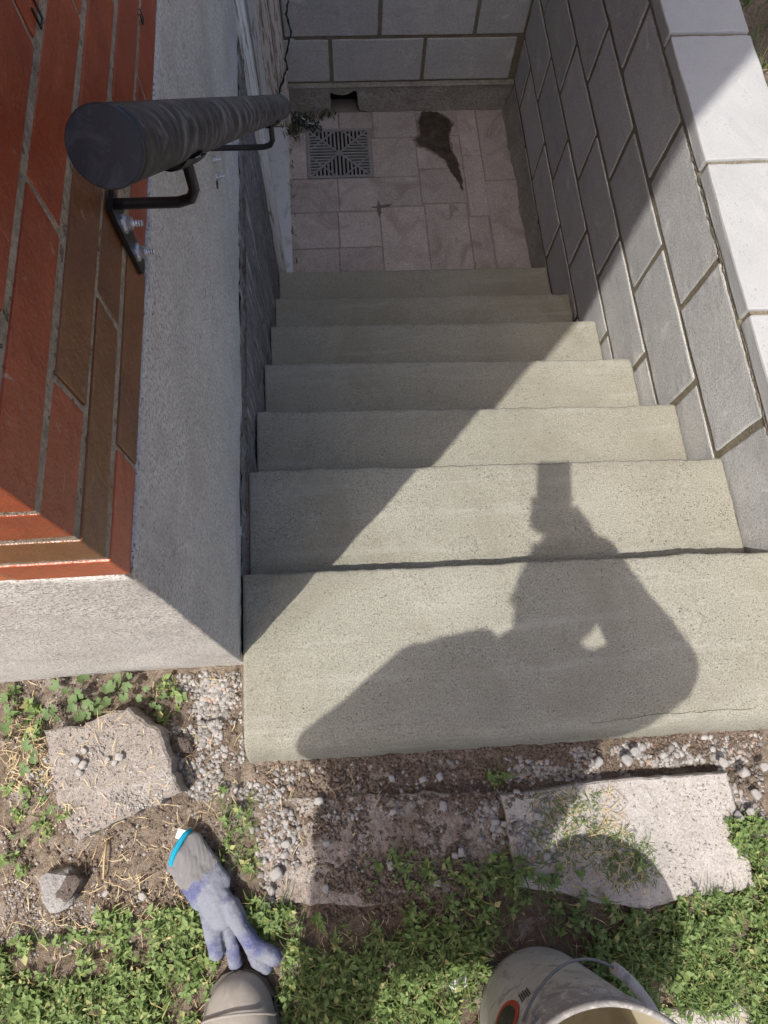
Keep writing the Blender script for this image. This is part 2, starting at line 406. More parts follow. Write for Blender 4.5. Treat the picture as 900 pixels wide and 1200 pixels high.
# ---------------------------------------------------------------- concrete stairs
stairs = empty('concrete_stairs', (-.53, -1.2, 0), 'new beige poured concrete steps leading down to a basement door', 'stairs')
ZN = [0, -.087, -.225, -.40, -.575, -.745, -.91, -1.055]
YL = [-.883, -0.630, -.418, -.178, .064, .292, .535]     # nosing at the left wall (x=-1.06)
YR = [-.901, -0.660, -.454, -.214, .036, .268, .515]     # nosing at the right wall (x=0)
XLs, XRs = -1.076, -.002
def step_mesh(name, k):
    r = .007; z = ZN[k]; zb = ZN[k + 1] - .03
    def yn(x, i): t = (x - XLs) / (XRs - XLs); return YL[i] + (YR[i] - YL[i]) * t
    N = 200; V = []; prof = None; F = []
    xr = XRs if k else .16
    for a in range(N + 1):
        x = XLs + (xr - XLs) * a / N
        if k == 0:
            yb = -1.195 - .013 * (a / N); yf = yn(min(x, 0), 0)
            P = [(yb - .042, -.12), (yb - .040, -.08), (yb - .035, -.060), (yb - .028, -.042), (yb - .019, -.022), (yb - .009, -.0065), (yb + .002, -.0008)]
            y0 = yb + .024
        else:
            yf = yn(x, k); y0 = yn(x, k - 1) - .02; P = [(y0, zb)]
        m_ = 24
        P += [(y0 + (yf - r - y0) * i / m_, z) for i in range(m_ + 1)]
        P += [(yf - r + r * math.sin(t), z - r + r * math.cos(t)) for t in (.4, .8, 1.2, PI / 2)]
        P += [(yf + .001, z - .03), (yf + .002, zb)]
        for i, (y, zz) in enumerate(P):
            top = zz > z - .02
            e = math.exp(-((y - yf) / .012) ** 2)
            dz = .0022 * nz3(x, y, k * 3.1, 7, 3) + .0006 * nz3(x, y, k, 60, 2) + e * (.0022 * nz3(x, 0, k + 9, 28, 3) - .001)
            dy = (.0040 * nz3(x, 0, k + 5, 9, 4) + .0014 * nz3(x, zz, k + 7, 70, 2)) * min(1, e * 1.4) if i > 6 else .0045 * nz3(x, zz * 2, k + 2, 10, 3) + .002 * nz3(x, zz * 2, k + 4, 60, 3)
            dx = 0
            if a == N and k: dx = -.004 + .004 * nz3(y, zz, k + 4, 30, 3)
            if a in (N - 1,) and k: dx = -.003
            if a >= N and k: dz -= .004
            V.append((x + dx, y + dy, zz + dz))
        n = len(P)
    for a in range(N):
        for i in range(n - 1):
            q = a * n + i; F.append((q, q + n, q + n + 1, q + 1))
        F.append((a * n + n - 1, (a + 1) * n + n - 1, (a + 1) * n, a * n))
    F.append(tuple(range(n))); F.append(tuple(range(N * n + n - 1, N * n - 1, -1)))
    o = mesh(name, V, F, M['stair'], stairs, smooth=True)
    return o
o = step_mesh('top_slab', 0); o['label'] = 'wide top landing slab with rough front edge'
for k in range(1, 7): step_mesh('step', k)
random.seed(21)
for line in ([(690, 848), (730, 843), (760, 838), (800, 836), (840, 833), (895, 829)],):
    bm = bmesh.new(); pc_ = []
    for i in range(len(line) - 1):
        for t in (0, .25, .5, .75):
            p = un(line[i][0] * (1 - t) + line[i + 1][0] * t, line[i][1] * (1 - t) + line[i + 1][1] * t + random.uniform(-1.2, 1.2), 'z', 0)
            p.z = .0022 * nz3(p.x, p.y, 0, 7, 3) + .0002; pc_.append(p)
    tube(bm, pc_, .0004, 5); from_bm('crack', bm, M['joint_dark'], stairs, True)

# ---------------------------------------------------------------- blocks and walls
def block_mesh(name, L, T, H, seed, bev=.004):
    """centre-origin block, long along local x, thickness along local y, worn arrises"""
    random.seed(seed); bm = bmesh.new(); bm_box(bm, (-L / 2, -T / 2, -H / 2), (L / 2, T / 2, H / 2), bev, 0, 2)
    es = [e for e in bm.edges if e.calc_length() > L * .4 or e.calc_length() > H * .6]
    bmesh.ops.subdivide_edges(bm, edges=es, cuts=7, use_grid_fill=True)
    for v in bm.verts:
        ex = min(L / 2 - abs(v.co.x), .02) + min(H / 2 - abs(v.co.z), .02)
        edge = (L / 2 - abs(v.co.x) < .006) or (H / 2 - abs(v.co.z) < .006)
        a = .0018 if edge else .0004
        v.co += Vector([a * noise.noise(v.co * 37 + Vector((seed * 7 + i * 3, 0, 0))) for i in range(3)])
    bmesh.ops.recalc_face_normals(bm, faces=bm.faces)
    me = bpy.data.meshes.new(name); bm.to_mesh(me); bm.free(); me.polygons.foreach_set('use_smooth', [False] * len(me.polygons)); return me
BLK = [block_mesh('block', .384, .19, .184, s, .005) for s in range(5)]
CAPM = [block_mesh('cap_block', .388, .205, .038, s + 20, .005) for s in range(4)]
for me in BLK: me.materials.append(M['block'])
for me in CAPM: me.materials.append(M['cap'])
def place(me, name, loc, rz, parent, sx=1.0):
    o = bpy.data.objects.new(name, me); COL.objects.link(o); o.parent = parent; o.matrix_parent_inverse = Matrix.Translation(-parent.location)
    o.location = loc; o.rotation_euler = (0, 0, rz); o.scale = (sx, 1, 1); return o

rw = empty('retaining_wall', (.1, 0, -1.06), 'grey concrete block retaining wall with pale cap blocks along the right of the stairs', 'wall')
YA, YB = -1.25, 1.53
box('mortar', (.0035, YA, -1.10), (.188, YB + .19, .0745), M['mortar'], rw)
bi = 0
for c in range(6):
    zc = .075 - .2 * c - .1; off = .558 if c % 2 == 0 else .758
    y = off - .4 * 6
    while y < YB:
        a, b = max(y + .008, YA), min(y + .392, YB - .004)
        if b - a > .04:
            place(BLK[bi % 5], 'block', (.095 + .0012 * math.sin(bi * 2.3), (a + b) / 2, zc), PI / 2 + .002 * math.sin(bi), rw, (b - a) / .386); bi += 1
        y += .4
V = []; F = []; N = 700
for a in range(N + 1):
    y = YA + (YB - YA) * a / N
    for k, z in enumerate((.064, .068, .072, .076, .080)):
        V.append((.0022 - (.0015 + .002 * nz3(y, z * 3, 4, 60, 4)) * (1, 1.2, 1.5, 1.2, .6)[k] + (.004 if k in (0, 4) else 0), y, z + .0025 * nz3(y, 0, k * .4, 45, 3)))
for a in range(N):
    for k in range(4): q = a * 5 + k; F.append((q, q + 5, q + 6, q + 1))
mesh('bed_joint', V, F, M['mortar'], rw)
cp = box('cap_mortar', (.0045, YA, .0746), (.196, YB + .18, .109), M['mortar'], rw)
y = .384 - .4 * 5; ci = 0
while y < YB + .2:
    a, b = max(y + .006, YA), min(y + .394, YB + .19)
    if b - a > .05: place(CAPM[ci % 4], 'cap_block', (.1, (a + b) / 2, .0975), PI / 2, rw, (b - a) / .388); ci += 1
    y += .4

bw = empty('back_wall', (-.5, 1.6, -1.06), 'grey concrete block wall across the far end above the drain', 'wall')
box('mortar', (-1.30, YB + .0048, -.925), (0.005, YB + .185, .0745), M['mortar'], bw)
for c in range(5):
    z0 = -.921 + .2 * c; zc = z0 + .1; off = -.42 if c % 2 == 0 else -.215
    x = off - .4 * 3
    while x < -.01:
        a, b = max(x + .007, -1.30), min(x + .393, -.006)
        if b - a > .04:
            place(BLK[(bi * 3) % 5], 'block', ((a + b) / 2, YB + .095 + .0012 * math.sin(bi * 1.7), zc), .002 * math.cos(bi), bw, (b - a) / .386); bi += 1
        x += .4
x = -1.30
while x < .0:
    place(CAPM[ci % 4], 'cap_block', (x + .2, YB + .095, .0975), 0, bw, 1.0 if x + .4 < 0 else .5); ci += 1; x += .4
# old parging under the blocks, with a broken hole
HOLE = [(387, 110), (389, 109), (400, 112), (409, 110), (415, 106), (419, 109), (419, 122), (422, 129), (430, 132), (418, 134), (390, 134), (387, 128)]
HOLE = [un(px, py, 'y', 1.512) for px, py in HOLE]; HP = [(p.x, p.z) for p in HOLE]
pts = []; nb = 0
hole = rough_outline(HP, .006, .004, 2.0)
x0, x1, z0, z1 = -1.075, -.001, -1.075, -.922
outer = []
for i in range(90): outer.append(Vector((x0 + (x1 - x0) * i / 90, z0)))
for i in range(14): outer.append(Vector((x1, z0 + (z1 - z0) * i / 14)))
for i in range(90): outer.append(Vector((x1 + (x0 - x1) * i / 90, z1)))
for i in range(14): outer.append(Vector((x0, z1 + (z0 - z1) * i / 14)))
inner = []
for i in range(1, 90):
    for j in range(1, 14):
        p = Vector((x0 + (x1 - x0) * (i + random.uniform(-.3, .3)) / 90, z0 + (z1 - z0) * (j + random.uniform(-.3, .3)) / 14))
        if not in_poly(p.x, p.y, HP): inner.append(p)
allp = outer + hole + inner; no, nh = len(outer), len(hole)
vs, _, fs, *_ = delaunay_2d_cdt(allp, [(no + i, no + (i + 1) % nh) for i in range(nh)], [list(range(no))], 1, 1e-6)
hpoly = [(p.x, p.y) for p in hole]
V = [(p.x, 1.512 + .005 * nz3(p.x, p.y, 0, 12) + .002 * nz3(p.x, p.y, 1, 60), p.y) for p in vs]; F = []
for f in fs:
    cx = sum(vs[i].x for i in f) / len(f); cz = sum(vs[i].y for i in f) / len(f)
    if not in_poly(cx, cz, hpoly): F.append(list(f))
o1 = len(V); V += [(p.x, 1.60, p.y) for p in hole]
for i in range(nh): j = (i + 1) % nh; F.append([no + i, no + j, o1 + j, o1 + i])
o2 = len(V); V += [(x0, 1.54, z1), (x1, 1.54, z1), (x1, 1.505, z1), (x0, 1.505, z1)]; F.append([o2, o2 + 1, o2 + 2, o2 + 3])
mesh('parging', V, F, M['parge'], bw)
mesh('cavity', [(-.95, 1.60, -1.08), (-.6, 1.60, -1.08), (-.6, 1.60, -.93), (-.95, 1.60, -.93)], [(0, 1, 2, 3)], M['void'], bw)
# parged foot of the right wall: a lumpy fillet
V = []; F = []; N = 80; K = 9
for a in range(N + 1):
    y = .515 + (1.512 - .515) * a / N
    wdt = .012 + .014 * (a / N) + .010 * nz3(y, 0, 1, 5, 4)
    for k in range(K + 1):
        t = k / K; x = -wdt * (1 - t) ** 1.6 * (1 + .3 * nz3(y, t * .2, 4, 18, 4)) - .0045; z = -1.06 + .135 * t
        V.append((min(x, -.001), y, z + .004 * nz3(y, t, 5, 30, 3)))
for a in range(N):
    for k in range(K): q = a * (K + 1) + k; F.append((q, q + K + 1, q + K + 2, q + 1))
mesh('parging_foot', V, F, M['parge'], rw, smooth=True)

# ---------------------------------------------------------------- stairwell floor
floor = empty('stairwell_floor', (-.5, 1.0, -1.06)); tag(floor, 'pinkish square pavers at the foot of the stairs', kind='structure')
box('bedding', (-1.30, .40, -1.12), (.0, 1.60, -1.0585), M['paver_joint'], floor)
gx0, gx1, gy0, gy1 = -.948, -.660, 1.135, 1.415
rects = [(-1.06, gx0 - .004, 1.137, 1.40), (-1.06, -.822, .952, 1.131), (-.818, -.648, .952, 1.131), (-1.06, -.830, .762, .946), (-.826, -.648, .762, .946),
         (-1.06, -.834, .56, .756), (-.830, -.648, .56, .756), (-1.06, -.80, 1.419, 1.515), (-.796, -.643, 1.419, 1.515),
         (-.655, -.455, .972, 1.131), (-.6435, -.4475, .56, .966), (-.4435, -.2605, .56, .975), (-.4515, -.2505, .981, 1.170), (-.655, -.455, 1.135, 1.355),
         (-.451, -.2505, 1.176, 1.36), (-.6395, -.440, 1.361, 1.515), (-.436, -.246, 1.366, 1.515), (-.2465, -.1595, 1.245, 1.515), (-.2465, -.1595, .905, 1.241),
         (-.256, -.1685, .56, .900), (-.1555, .0, 1.10, 1.515), (-.1595, .0, .56, 1.096)]
for i, (a, b, c, d) in enumerate(rects):
    random.seed(i + 50)
    dz = random.uniform(-.0008, .0012)
    bm = bm_box(bmesh.new(), (a - .0002, c - .0002, -1.09), (b + .0002, d + .0002, -1.055 + dz), .0022, .0006, 1)
    from_bm('paver', bm, M['paver'], floor)

# drain grate
dg = empty('drain_grate', ((gx0 + gx1) / 2, (gy0 + gy1) / 2, -1.055), 'square grey cast drain grate with bars running in crossed triangles', 'drain grate')
cx, cy = (gx0 + gx1) / 2, (gy0 + gy1) / 2; hx, hy = (gx1 - gx0) / 2, (gy1 - gy0) / 2
bm = bmesh.new(); zt, zb = -1.0515, -1.068; w = .013
for a, b in (((gx0, gy0), (gx1, gy0 + w)), ((gx0, gy1 - w), (gx1, gy1)), ((gx0, gy0 + w), (gx0 + w, gy1 - w)), ((gx1 - w, gy0 + w), (gx1, gy1 - w))):
    bm_box(bm, (*a, zb), (*b, zt), .001)
from_bm('frame', bm, M['grate'], dg)
box('sump_shade', (gx0 + .006, gy0 + .006, -1.0582), (gx1 - .006, gy1 - .006, -1.0578), M['void'], dg)  # black sheet painted as the shaded depth below the bars
bm = bmesh.new()
def bar(bm, a, b, w, z0, z1):
    a = Vector((*a, 0)); b = Vector((*b, 0)); d = (b - a); L = d.length
    if L < .008: return
    n = Vector((-d.y, d.x, 0)).normalized() * w / 2
    vs = [bm.verts.new(p + q + Vector((0, 0, z))) for z in (z0, z1) for p, q in ((a, n), (b, n), (b, -n), (a, -n))]
    for f in ((0, 1, 2, 3), (7, 6, 5, 4), (0, 4, 5, 1), (1, 5, 6, 2), (2, 6, 7, 3), (3, 7, 4, 0)): bm.faces.new([vs[i] for i in f])
ix, iy = hx - w, hy - w; NB = 15
for i in range(-NB // 2 + 1, NB // 2 + 1):
    t = i / (NB / 2 + .0)
    if abs(i) > 7: continue
    px_ = cx + t * ix; e = abs(t) * iy
    for s in (1, -1):
        bar(bm, (px_, cy + s * (e + .004)), (px_, cy + s * iy), .0085, zb, zt - .0015)
        py_ = cy + t * iy; e2 = abs(t) * ix
        bar(bm, (cx + s * (e2 + .004), py_), (cx + s * ix, py_), .0085, zb, zt - .0018)
o = from_bm('grille_bars', bm, M['grate'], dg)
bm = bmesh.new()
for s in (1, -1):
    bar(bm, (cx - ix, cy - s * iy), (cx + ix, cy + s * iy), .008, zb, zt + .0003 * s)
for sx in (1, -1):
    for sy in (1, -1):
        bar(bm, (cx + sx * ix, cy + sy * .02), (cx + sx * .02, cy + sy * iy), .0055, zb, zt - .0007 - .0002 * sx)
from_bm('cross_ribs', bm, M['grate'], dg)

# wet stain and smaller marks: thin films of damp on the pavers
def film(name, P, z, mat, label, cat, th=.0012, res=.008, rough=.006):
    o = slab_poly(name, P, z + th, th + .001, mat, res=res, nz=.0002, rough=rough, edge=.001); tag(o, label, cat); return o
ST = [(-0.408, 1.508), (-0.336, 1.508), (-0.295, 1.467), (-0.269, 1.421), (-0.294, 1.376), (-0.297, 1.298), (-0.276, 1.221), (-0.264, 1.146), (-0.262, 1.052), (-0.272, 1.05), (-0.288, 1.11), (-0.313, 1.148), (-0.318, 1.198), (-0.353, 1.249), (-0.389, 1.282), (-0.438, 1.303), (-0.456, 1.342), (-0.426, 1.373), (-0.43, 1.445)]
ctr_ = Vector((-.34, 1.33))
HAL = [tuple(Vector(p) + (Vector(p) - ctr_).normalized() * (.010 if p[1] < 1.5 else 0)) for p in ST]
ws = film('water_stain', ST, -1.0545, M['wet'], 'large dark wet stain running from the back wall over the pavers', 'stain')
o = slab_poly('damp_edge', HAL, -1.0545 + .0006, .0012, M['halo'], res=.008, nz=.0001, rough=.009, edge=.001); o.parent = ws
film('damp_mark', [(-.69, .969), (-.658, .972), (-.650, 1.0), (-.643, .998), (-.638, .977), (-.585, .981), (-.60, .972), (-.638, .964), (-.643, .915), (-.650, .92), (-.655, .962)], -1.0545, M['damp'],
     'small dark cross shaped damp mark where four pavers meet', 'stain', res=.006, rough=.004)
film('dirt_smear', [(-.335, .97), (-.30, .955), (-.30, .94), (-.325, .92), (-.335, .885), (-.345, .89), (-.335, .93)], -1.0545, M['paver_joint'], 'faint brown smear right of the cross shaped damp mark', 'stain', res=.006, rough=.003)

# ---------------------------------------------------------------- house
house = empty('brick_house', (-2.5, 1.5, -.06), 'red brick house corner on a stuccoed plinth left of the stairs', 'house')
ZP = .685          # top of stucco plinth
def plinth_surface():
    """side (x = const) and front (y = const) faces meeting at a worn corner"""
    V = []; F = []; zs = [-.085, -.06, -.03, 0, .03] + list(np.linspace(.06, ZP, 28)) + [ZP + .0005]
    path = []
    for i in range(70): path.append(('s', .56 - (i / 69) ** .8 * (.56 + 1.03)))
    for a in (0.2, .5, .8): path.append(('c', a))
    for i in range(50): path.append(('f', (i / 49) ** 1.6 * 2.9))
    for z in zs:
        t = max(0, z) / ZP
        xc = -1.080 + .0185 * t; yc = -1.049 + .0155 * t; r = .006
        for kind, q in path:
            if kind == 's': x, y, nx_, ny2 = xc, max(q, yc + r), 1, 0
            elif kind == 'c': a = q * PI / 2; x, y, nx_, ny2 = xc - r + r * math.cos(a), yc + r - r * math.sin(a), math.cos(a), -math.sin(a)
            else: x, y, nx_, ny2 = xc - r - q, yc, 0, -1
            d = .0045 * nz3(x, y, z, 5, 3) + .0012 * nz3(x, y, z, 40, 3)
            zz = z + (.004 * nz3(x, y, 0, 14, 3) if z > ZP - .001 else 0) + ((.006 * nz3(x, y, 7, 9, 3) + (.075 if kind == 's' else 0)) if z == zs[0] else 0)
            if kind == 's' and z < 0 and z != zs[0]: zz = max(z, -.012 + z * .02)
            if z > ZP: x -= nx_ * .03; y -= ny2 * .03; zz = ZP + .001
            V.append((x + nx_ * d, y + ny2 * d, zz))
    n = len(path)
    for j in range(len(zs) - 1):
        for i in range(n - 1): F.append((j * n + i, j * n + i + 1, (j + 1) * n + i + 1, (j + 1) * n + i))
    return V, F
V, F = plinth_surface(); mesh('plinth', V, F, M['stucco'], house, smooth=True)
box('plinth_core', (-4.0, -1.030, -.12), (-1.092, .56, ZP - .004), M['stucco'], house)
# foundation under the stucco, rough and streaked
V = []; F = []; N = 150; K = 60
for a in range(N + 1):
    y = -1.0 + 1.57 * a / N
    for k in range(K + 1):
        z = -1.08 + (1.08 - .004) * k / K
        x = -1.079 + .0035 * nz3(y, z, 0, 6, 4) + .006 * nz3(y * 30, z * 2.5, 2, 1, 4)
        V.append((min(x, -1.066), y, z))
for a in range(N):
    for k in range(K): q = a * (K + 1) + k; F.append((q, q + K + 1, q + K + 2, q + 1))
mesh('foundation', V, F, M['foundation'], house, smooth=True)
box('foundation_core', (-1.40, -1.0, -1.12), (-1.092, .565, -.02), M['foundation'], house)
# doorway recess at the bottom (y .66 - 1.43)
DY0, DY1 = .66, 1.432
door = empty('basement_door', (0, 0, 0))
COLdoor = door; bpy.data.objects.remove(door)
box('door_sill', (-1.34, .60, -1.10), (-1.030, DY1, -1.0485), M['sill'], house, .003)
o = box('door', (-1.34, DY0 + .03, -1.045), (-1.30, DY1 - .03, .62), M['door'], house, .002)
for z0, z1 in ((-.95, -.30), (-.18, .50)):
    b = box('door_panel', (-1.2985, DY0 + .12, z0), (-1.292, DY1 - .12, z1), M['door'], None, .004); b.parent = o
b = from_bm('handle', bm_box(bmesh.new(), (-1.299, DY0 + .07, -.28), (-1.25, DY0 + .09, -.26), .004), M['zinc']); b.parent = o
def plank(name, a, b, mat, bev=.003): return box(name, a, b, mat, house, bev, .001)
plank('door_casing', (-1.10, .566, -1.055), (-1.064, .588, .70), M['white_wood'])
plank('door_casing', (-1.14, .592, -1.0482), (-1.056, .640, .70), M['white_wood'])
plank('door_jamb', (-1.34, .641, -1.048), (-1.112, .66, .70), M['white_wood'])
plank('door_jamb', (-1.34, DY1, -1.048), (-1.051, DY1 + .03, .70), M['warm_wood'])
plank('door_casing', (-1.050, DY1 - .004, -1.050), (-1.012, 1.511, .70), M['warm_wood'])
plank('door_stop', (-1.13, DY1 - .012, -1.047), (-1.098, DY1 - .001, .70), M['white_wood'])
plank('door_head', (-1.34, .592, .625), (-1.058, DY1 - .013, .70), M['white_wood'])
box('wall_above_door', (-1.40, .565, .702), (-1.075, 4.0, .745), M['stucco'], house)
box('rear_wall', (-1.40, 1.515, -1.1), (-1.306, 4.0, .70), M['stucco'], house)
# bricks
BP, BZ0 = .0605, .6825
XS, YF = -1.0615, -1.0335       # outer faces of brick
box('wall_core', (-4.0, YF + .0012, ZP - .001), (XS - .0012, 4.0, 5.6), M['mortar_brick'], house)
brk = {}
def brick_me(L, matk, var):
    key = (round(L, 3), matk, var)
    if key not in brk:
        random.seed(hash(key) % 1000 if False else int(L * 1000) + var * 7)
        bm = bm_box(bmesh.new(), (-L / 2, -.05, -.0253), (L / 2, .05, .0253), .0020, .0009, 2)
        bmesh.ops.recalc_face_normals(bm, faces=bm.faces)
        me = bpy.data.meshes.new('brick'); bm.to_mesh(me); bm.free(); me.materials.append(M[matk]); brk[key] = me
    return brk[key]
def put(me, loc, rz):
    o = place(me, 'brick', loc, rz, house); return o
bulk = bmesh.new()
for c in range(80):
    z = BZ0 + BP * c + .026
    near = c < 12
    # side face
    y = -.93 if c % 2 == 0 else -.82
    segs = [(YF, -.9355)] if c % 2 == 0 else [(YF, -.8255)]
    y0 = -.93 if c % 2 == 0 else -.82
    while y0 < 4.0: segs.append((y0 - .0005, y0 + .209)); y0 += .2145
    for i, (a, b) in enumerate(segs):
        if c == 0: mk = 'brick_brown' if i == 1 else 'brick'
        elif c == 1: mk = 'brick_brown' if i in (0, 1) else 'brick'
        elif c == 2: mk = 'brick_brown' if i == 1 else 'brick'
        else: mk = 'brick' if c < 9 or (c * 7 + i * 5) % 9 else 'brick_brown'
        if near and a < 1.1: put(brick_me(b - a, mk, (c + i) % 3), (XS - .05 + .0008 * math.sin(c * 3 + i * 1.7), (a + b) / 2, z + .0008 * math.sin(i * 2.1 + c)), PI / 2)
        else: bm_box(bulk, (XS - .10, a, z - .026), (XS, b, z + .026))
    # front face
    x0 = XS - .1005 if c % 2 else XS - .1005
    fsegs = []; x = XS - .101 - (.0 if c % 2 == 0 else -.0) 
    first = .205 if c % 2 == 0 else .095
    xr_ = XS - .101
    L0 = first
    while xr_ > -4.0: fsegs.append((xr_ - L0 + .0095, xr_)); xr_ -= L0; L0 = .2145
    for i, (a, b) in enumerate(fsegs):
        mk = ['brick_sunlit', 'brick_brown', 'brick_sunlit', 'brick_sunlit'][c] if c < 4 and i < 3 else ('brick_sunlit' if (c + i * 3) % 4 else 'brick_brown')
        if near and a > -2.3: put(brick_me(b - a, mk, (c + i) % 3), ((a + b) / 2, YF + .05, z), 0)
        else: bm_box(bulk, (a, YF, z - .026), (b, YF + .1, z + .026))
o = from_bm('upper_brickwork', bulk, M['brick'], house); o['kind'] = 'stuff'
# roof
bm = bmesh.new(); e = .35
vs = [bm.verts.new(p) for p in ((-9, -1.04 - .02, 5.6), (-1.06 + .02, -1.04 - .02, 5.6), (-1.06 + .02, 4.0, 5.6), (-9, 4.0, 5.6), (-5.5, 1.5, 7.2), (-4.6, 1.5, 7.2))]
for f in ((0, 1, 5, 4), (1, 2, 5), (2, 3, 4, 5), (3, 0, 4), (3, 2, 1, 0)): bm.faces.new([vs[i] for i in f])
from_bm('roof', bm, M['darkrock'], house)
# small clips left in the brick joints
for (px, py), lab, s in (((41, 16), 'black metal cable clip on the mortar joint at the top left', .6), ((165, 20), 'tiny black wire staple in the brick joint above the handrail', .5)):
    p = un(px, py, 'x', XS); bm = bmesh.new(); h = .011 * s; w = .008 * s
    tube(bm, [(0, -w, h), (.006 * s, -w, h), (.006 * s, -w, -h), (.006 * s, w, -h), (.006 * s, w, h), (0, w, h)], .0016 * s, 6)
    o = from_bm('cable_clip', bm, M['black_steel'], None, True); o.location = (XS - .002, p.y, p.z); tag(o, lab, 'cable clip')

# ---------------------------------------------------------------- handrail
RA = Vector((-.989, -.862, .973)); RB = Vector((-.950, -.045, .302)); RR = .0210
rail = empty('handrail', RA, 'black scuffed pipe handrail running down along the left wall', 'handrail')
ax = (RB - RA).normalized()
q = ax.to_track_quat('Z', 'X')
def along(name, bm, mat, org, smooth=True, parent=rail):
    o = from_bm(name, bm, mat, None, smooth); o.parent = parent; o.matrix_parent_inverse = Matrix.Translation(-parent.location)
    o.location = org; o.rotation_mode = 'QUATERNION'; o.rotation_quaternion = q; return o
bm = bmesh.new(); L = (RB - RA).length
tube(bm, [(0, 0, L * i / 40) for i in range(41)], RR, 64, True)
o = along('pipe', bm, M['pipe'], RA)
for p in o.data.polygons:
    if len(p.vertices) > 4: p.use_smooth = False
bm = bmesh.new(); tube(bm, [(0, 0, -.0035), (0, 0, -.0028), (0, 0, -.0012), (0, 0, .0)], [RR * .962, RR * .99, RR * 1.008, RR * 1.008], 64)
o = along('end_cap', bm, M['endcap'], RA)
for p in o.data.polygons:
    if len(p.vertices) > 4: p.use_smooth = False
bm = bmesh.new(); tube(bm, [(0, 0, L), (0, 0, L + .003)], [RR * 1.008, RR * .96], 48); along('end_cap', bm, M['endcap'], RA)
def bracket(P, wallx, s=1.0):
    """P on the rail axis; plate on the wall lower down, arm bent out then up"""
    b = bmesh.new(); wp = Vector((wallx, P.y + .012, P.z - .085))
    ext = P.x - wallx
    # flat plate on the wall (long way vertical), tapered foot
    w = .0125; hgt = .085; th = .005
    fr = [(-w, .008), (w, .008), (w, -hgt * .9), (w * .5, -hgt), (-w * .5, -hgt), (-w, -hgt * .9)]
    A = [b.verts.new((wallx + .0008, wp.y + y, wp.z + z)) for y, z in fr]; B = [b.verts.new((wallx + th, wp.y + y, wp.z + z)) for y, z in fr]
    b.faces.new(A); b.faces.new(B[::-1])
    for i in range(6): b.faces.new((A[i], A[(i + 1) % 6], B[(i + 1) % 6], B[i]))
    bmesh.ops.bevel(b, geom=list(b.edges), offset=.0012, segments=2, affect='EDGES')
    plate = from_bm('bracket', b, M['black_steel'], rail, False)
    b = bmesh.new(); top = wp + Vector((0, 0, .002))
    e_ = P.x
    zt_ = P.z - RR * 1.25
    path = [top + Vector((.002, 0, 0)), Vector((wallx + .016, wp.y, top.z)), Vector((e_ - .018, wp.y, top.z)), Vector((e_ - .006, wp.y, top.z + .004)), Vector((e_ - .001, wp.y, top.z + .014)), Vector((e_, wp.y, zt_ - .004))]
    tube(b, path, .0048, 14)
    a = from_bm('bracket_arm', b, M['black_steel'], None, True); a.parent = plate
    # saddle under the pipe, along the axis
    b = bmesh.new(); 
    for i in range(2): pass
    segs = 9; V = []
    for j, zz in enumerate((-.028, -.022, .022, .028)):
        for i in range(segs):
            an = -PI * .78 + PI * .56 * i / (segs - 1); rr = RR + .0004
            V.append(b.verts.new((rr * math.cos(an) * (1 if 0 < j < 3 else .7), rr * math.sin(an), zz)))
    V2 = [b.verts.new(v.co + Vector((v.co.x, v.co.y, 0)).normalized() * .0035) for v in V]
    for j in range(3):
        for i in range(segs - 1):
            k = j * segs + i; b.faces.new((V[k], V[k + 1], V[k + segs + 1], V[k + segs])); b.faces.new((V2[k], V2[k + segs], V2[k + segs + 1], V2[k + 1]))
    sd = from_bm('saddle', b, M['black_steel'], None, True)
    zax = ax; yax = Vector((0, 0, 1)); yax = (yax - zax * yax.dot(zax)).normalized(); xax = yax.cross(zax)
    sd.matrix_world = Matrix.Translation(P) @ Matrix((xax, yax, zax)).transposed().to_4x4()
    mw = sd.matrix_world.copy(); sd.parent = plate; sd.matrix_basis = mw
    b = bmesh.new(); c0 = P - Vector((0, 0, RR + .004)) + ax * .016; tube(b, [c0, c0 - Vector((0, 0, .005))], .0055, 6)
    sc = from_bm('saddle_screw', b, M['black_steel'], None, False); sc.parent = plate
    for zz in (-.022, -.060):
        c = Vector((wallx + th, wp.y, wp.z + zz))
        b = bmesh.new(); tube(b, [c, c + Vector((.0016, 0, 0))], .0088, 24); w_ = from_bm('washer', b, M['zinc'], rail)
        b = bmesh.new(); tube(b, [c + Vector((.0016, 0, 0)), c + Vector((.0075, 0, 0))], .0060, 6); n_ = from_bm('nut', b, M['zinc'], rail)
        b = bmesh.new(); tube(b, [c + Vector((.0075 + .0012 * i, 0, 0)) for i in range(9)], [.0029 if i % 2 else .0025 for i in range(9)], 12); from_bm('bolt', b, M['zinc'], rail)
BR1 = RA + ax * .165
bracket(BR1, XS)
BR2 = RA + ax * (L * .80)
bracket(BR2, -1.077)

# ---------------------------------------------------------------- string lights on the door frame
sl = empty('string_lights', (-1.0, 1.41, -.9), 'dark green string of tiny clear bulbs hanging down the far door frame', 'string lights')
pp = [(340, -60), (338, 0), (335, 16), (338, 25), (341, 40), (337, 55), (334, 68), (337, 80), (333, 88), (328, 104), (330, 114), (334, 120), (338, 127)]
P3 = [un(a, b, 'y', DY1 - .012) for a, b in pp]
ctr = [Vector(p) for p in P3]; fine = []
for i in range(len(ctr) - 1):
    for t in (0, .33, .66): fine.append(ctr[i].lerp(ctr[i + 1], t) + Vector((random.uniform(-1, 1) * .002, random.uniform(-.004, 0), 0)))
bm = bmesh.new(); tube(bm, fine, .0030, 6); tube(bm, [p + Vector((.004 * math.sin(i * 1.3), -.004, 0)) for i, p in enumerate(fine)], .0020, 5)
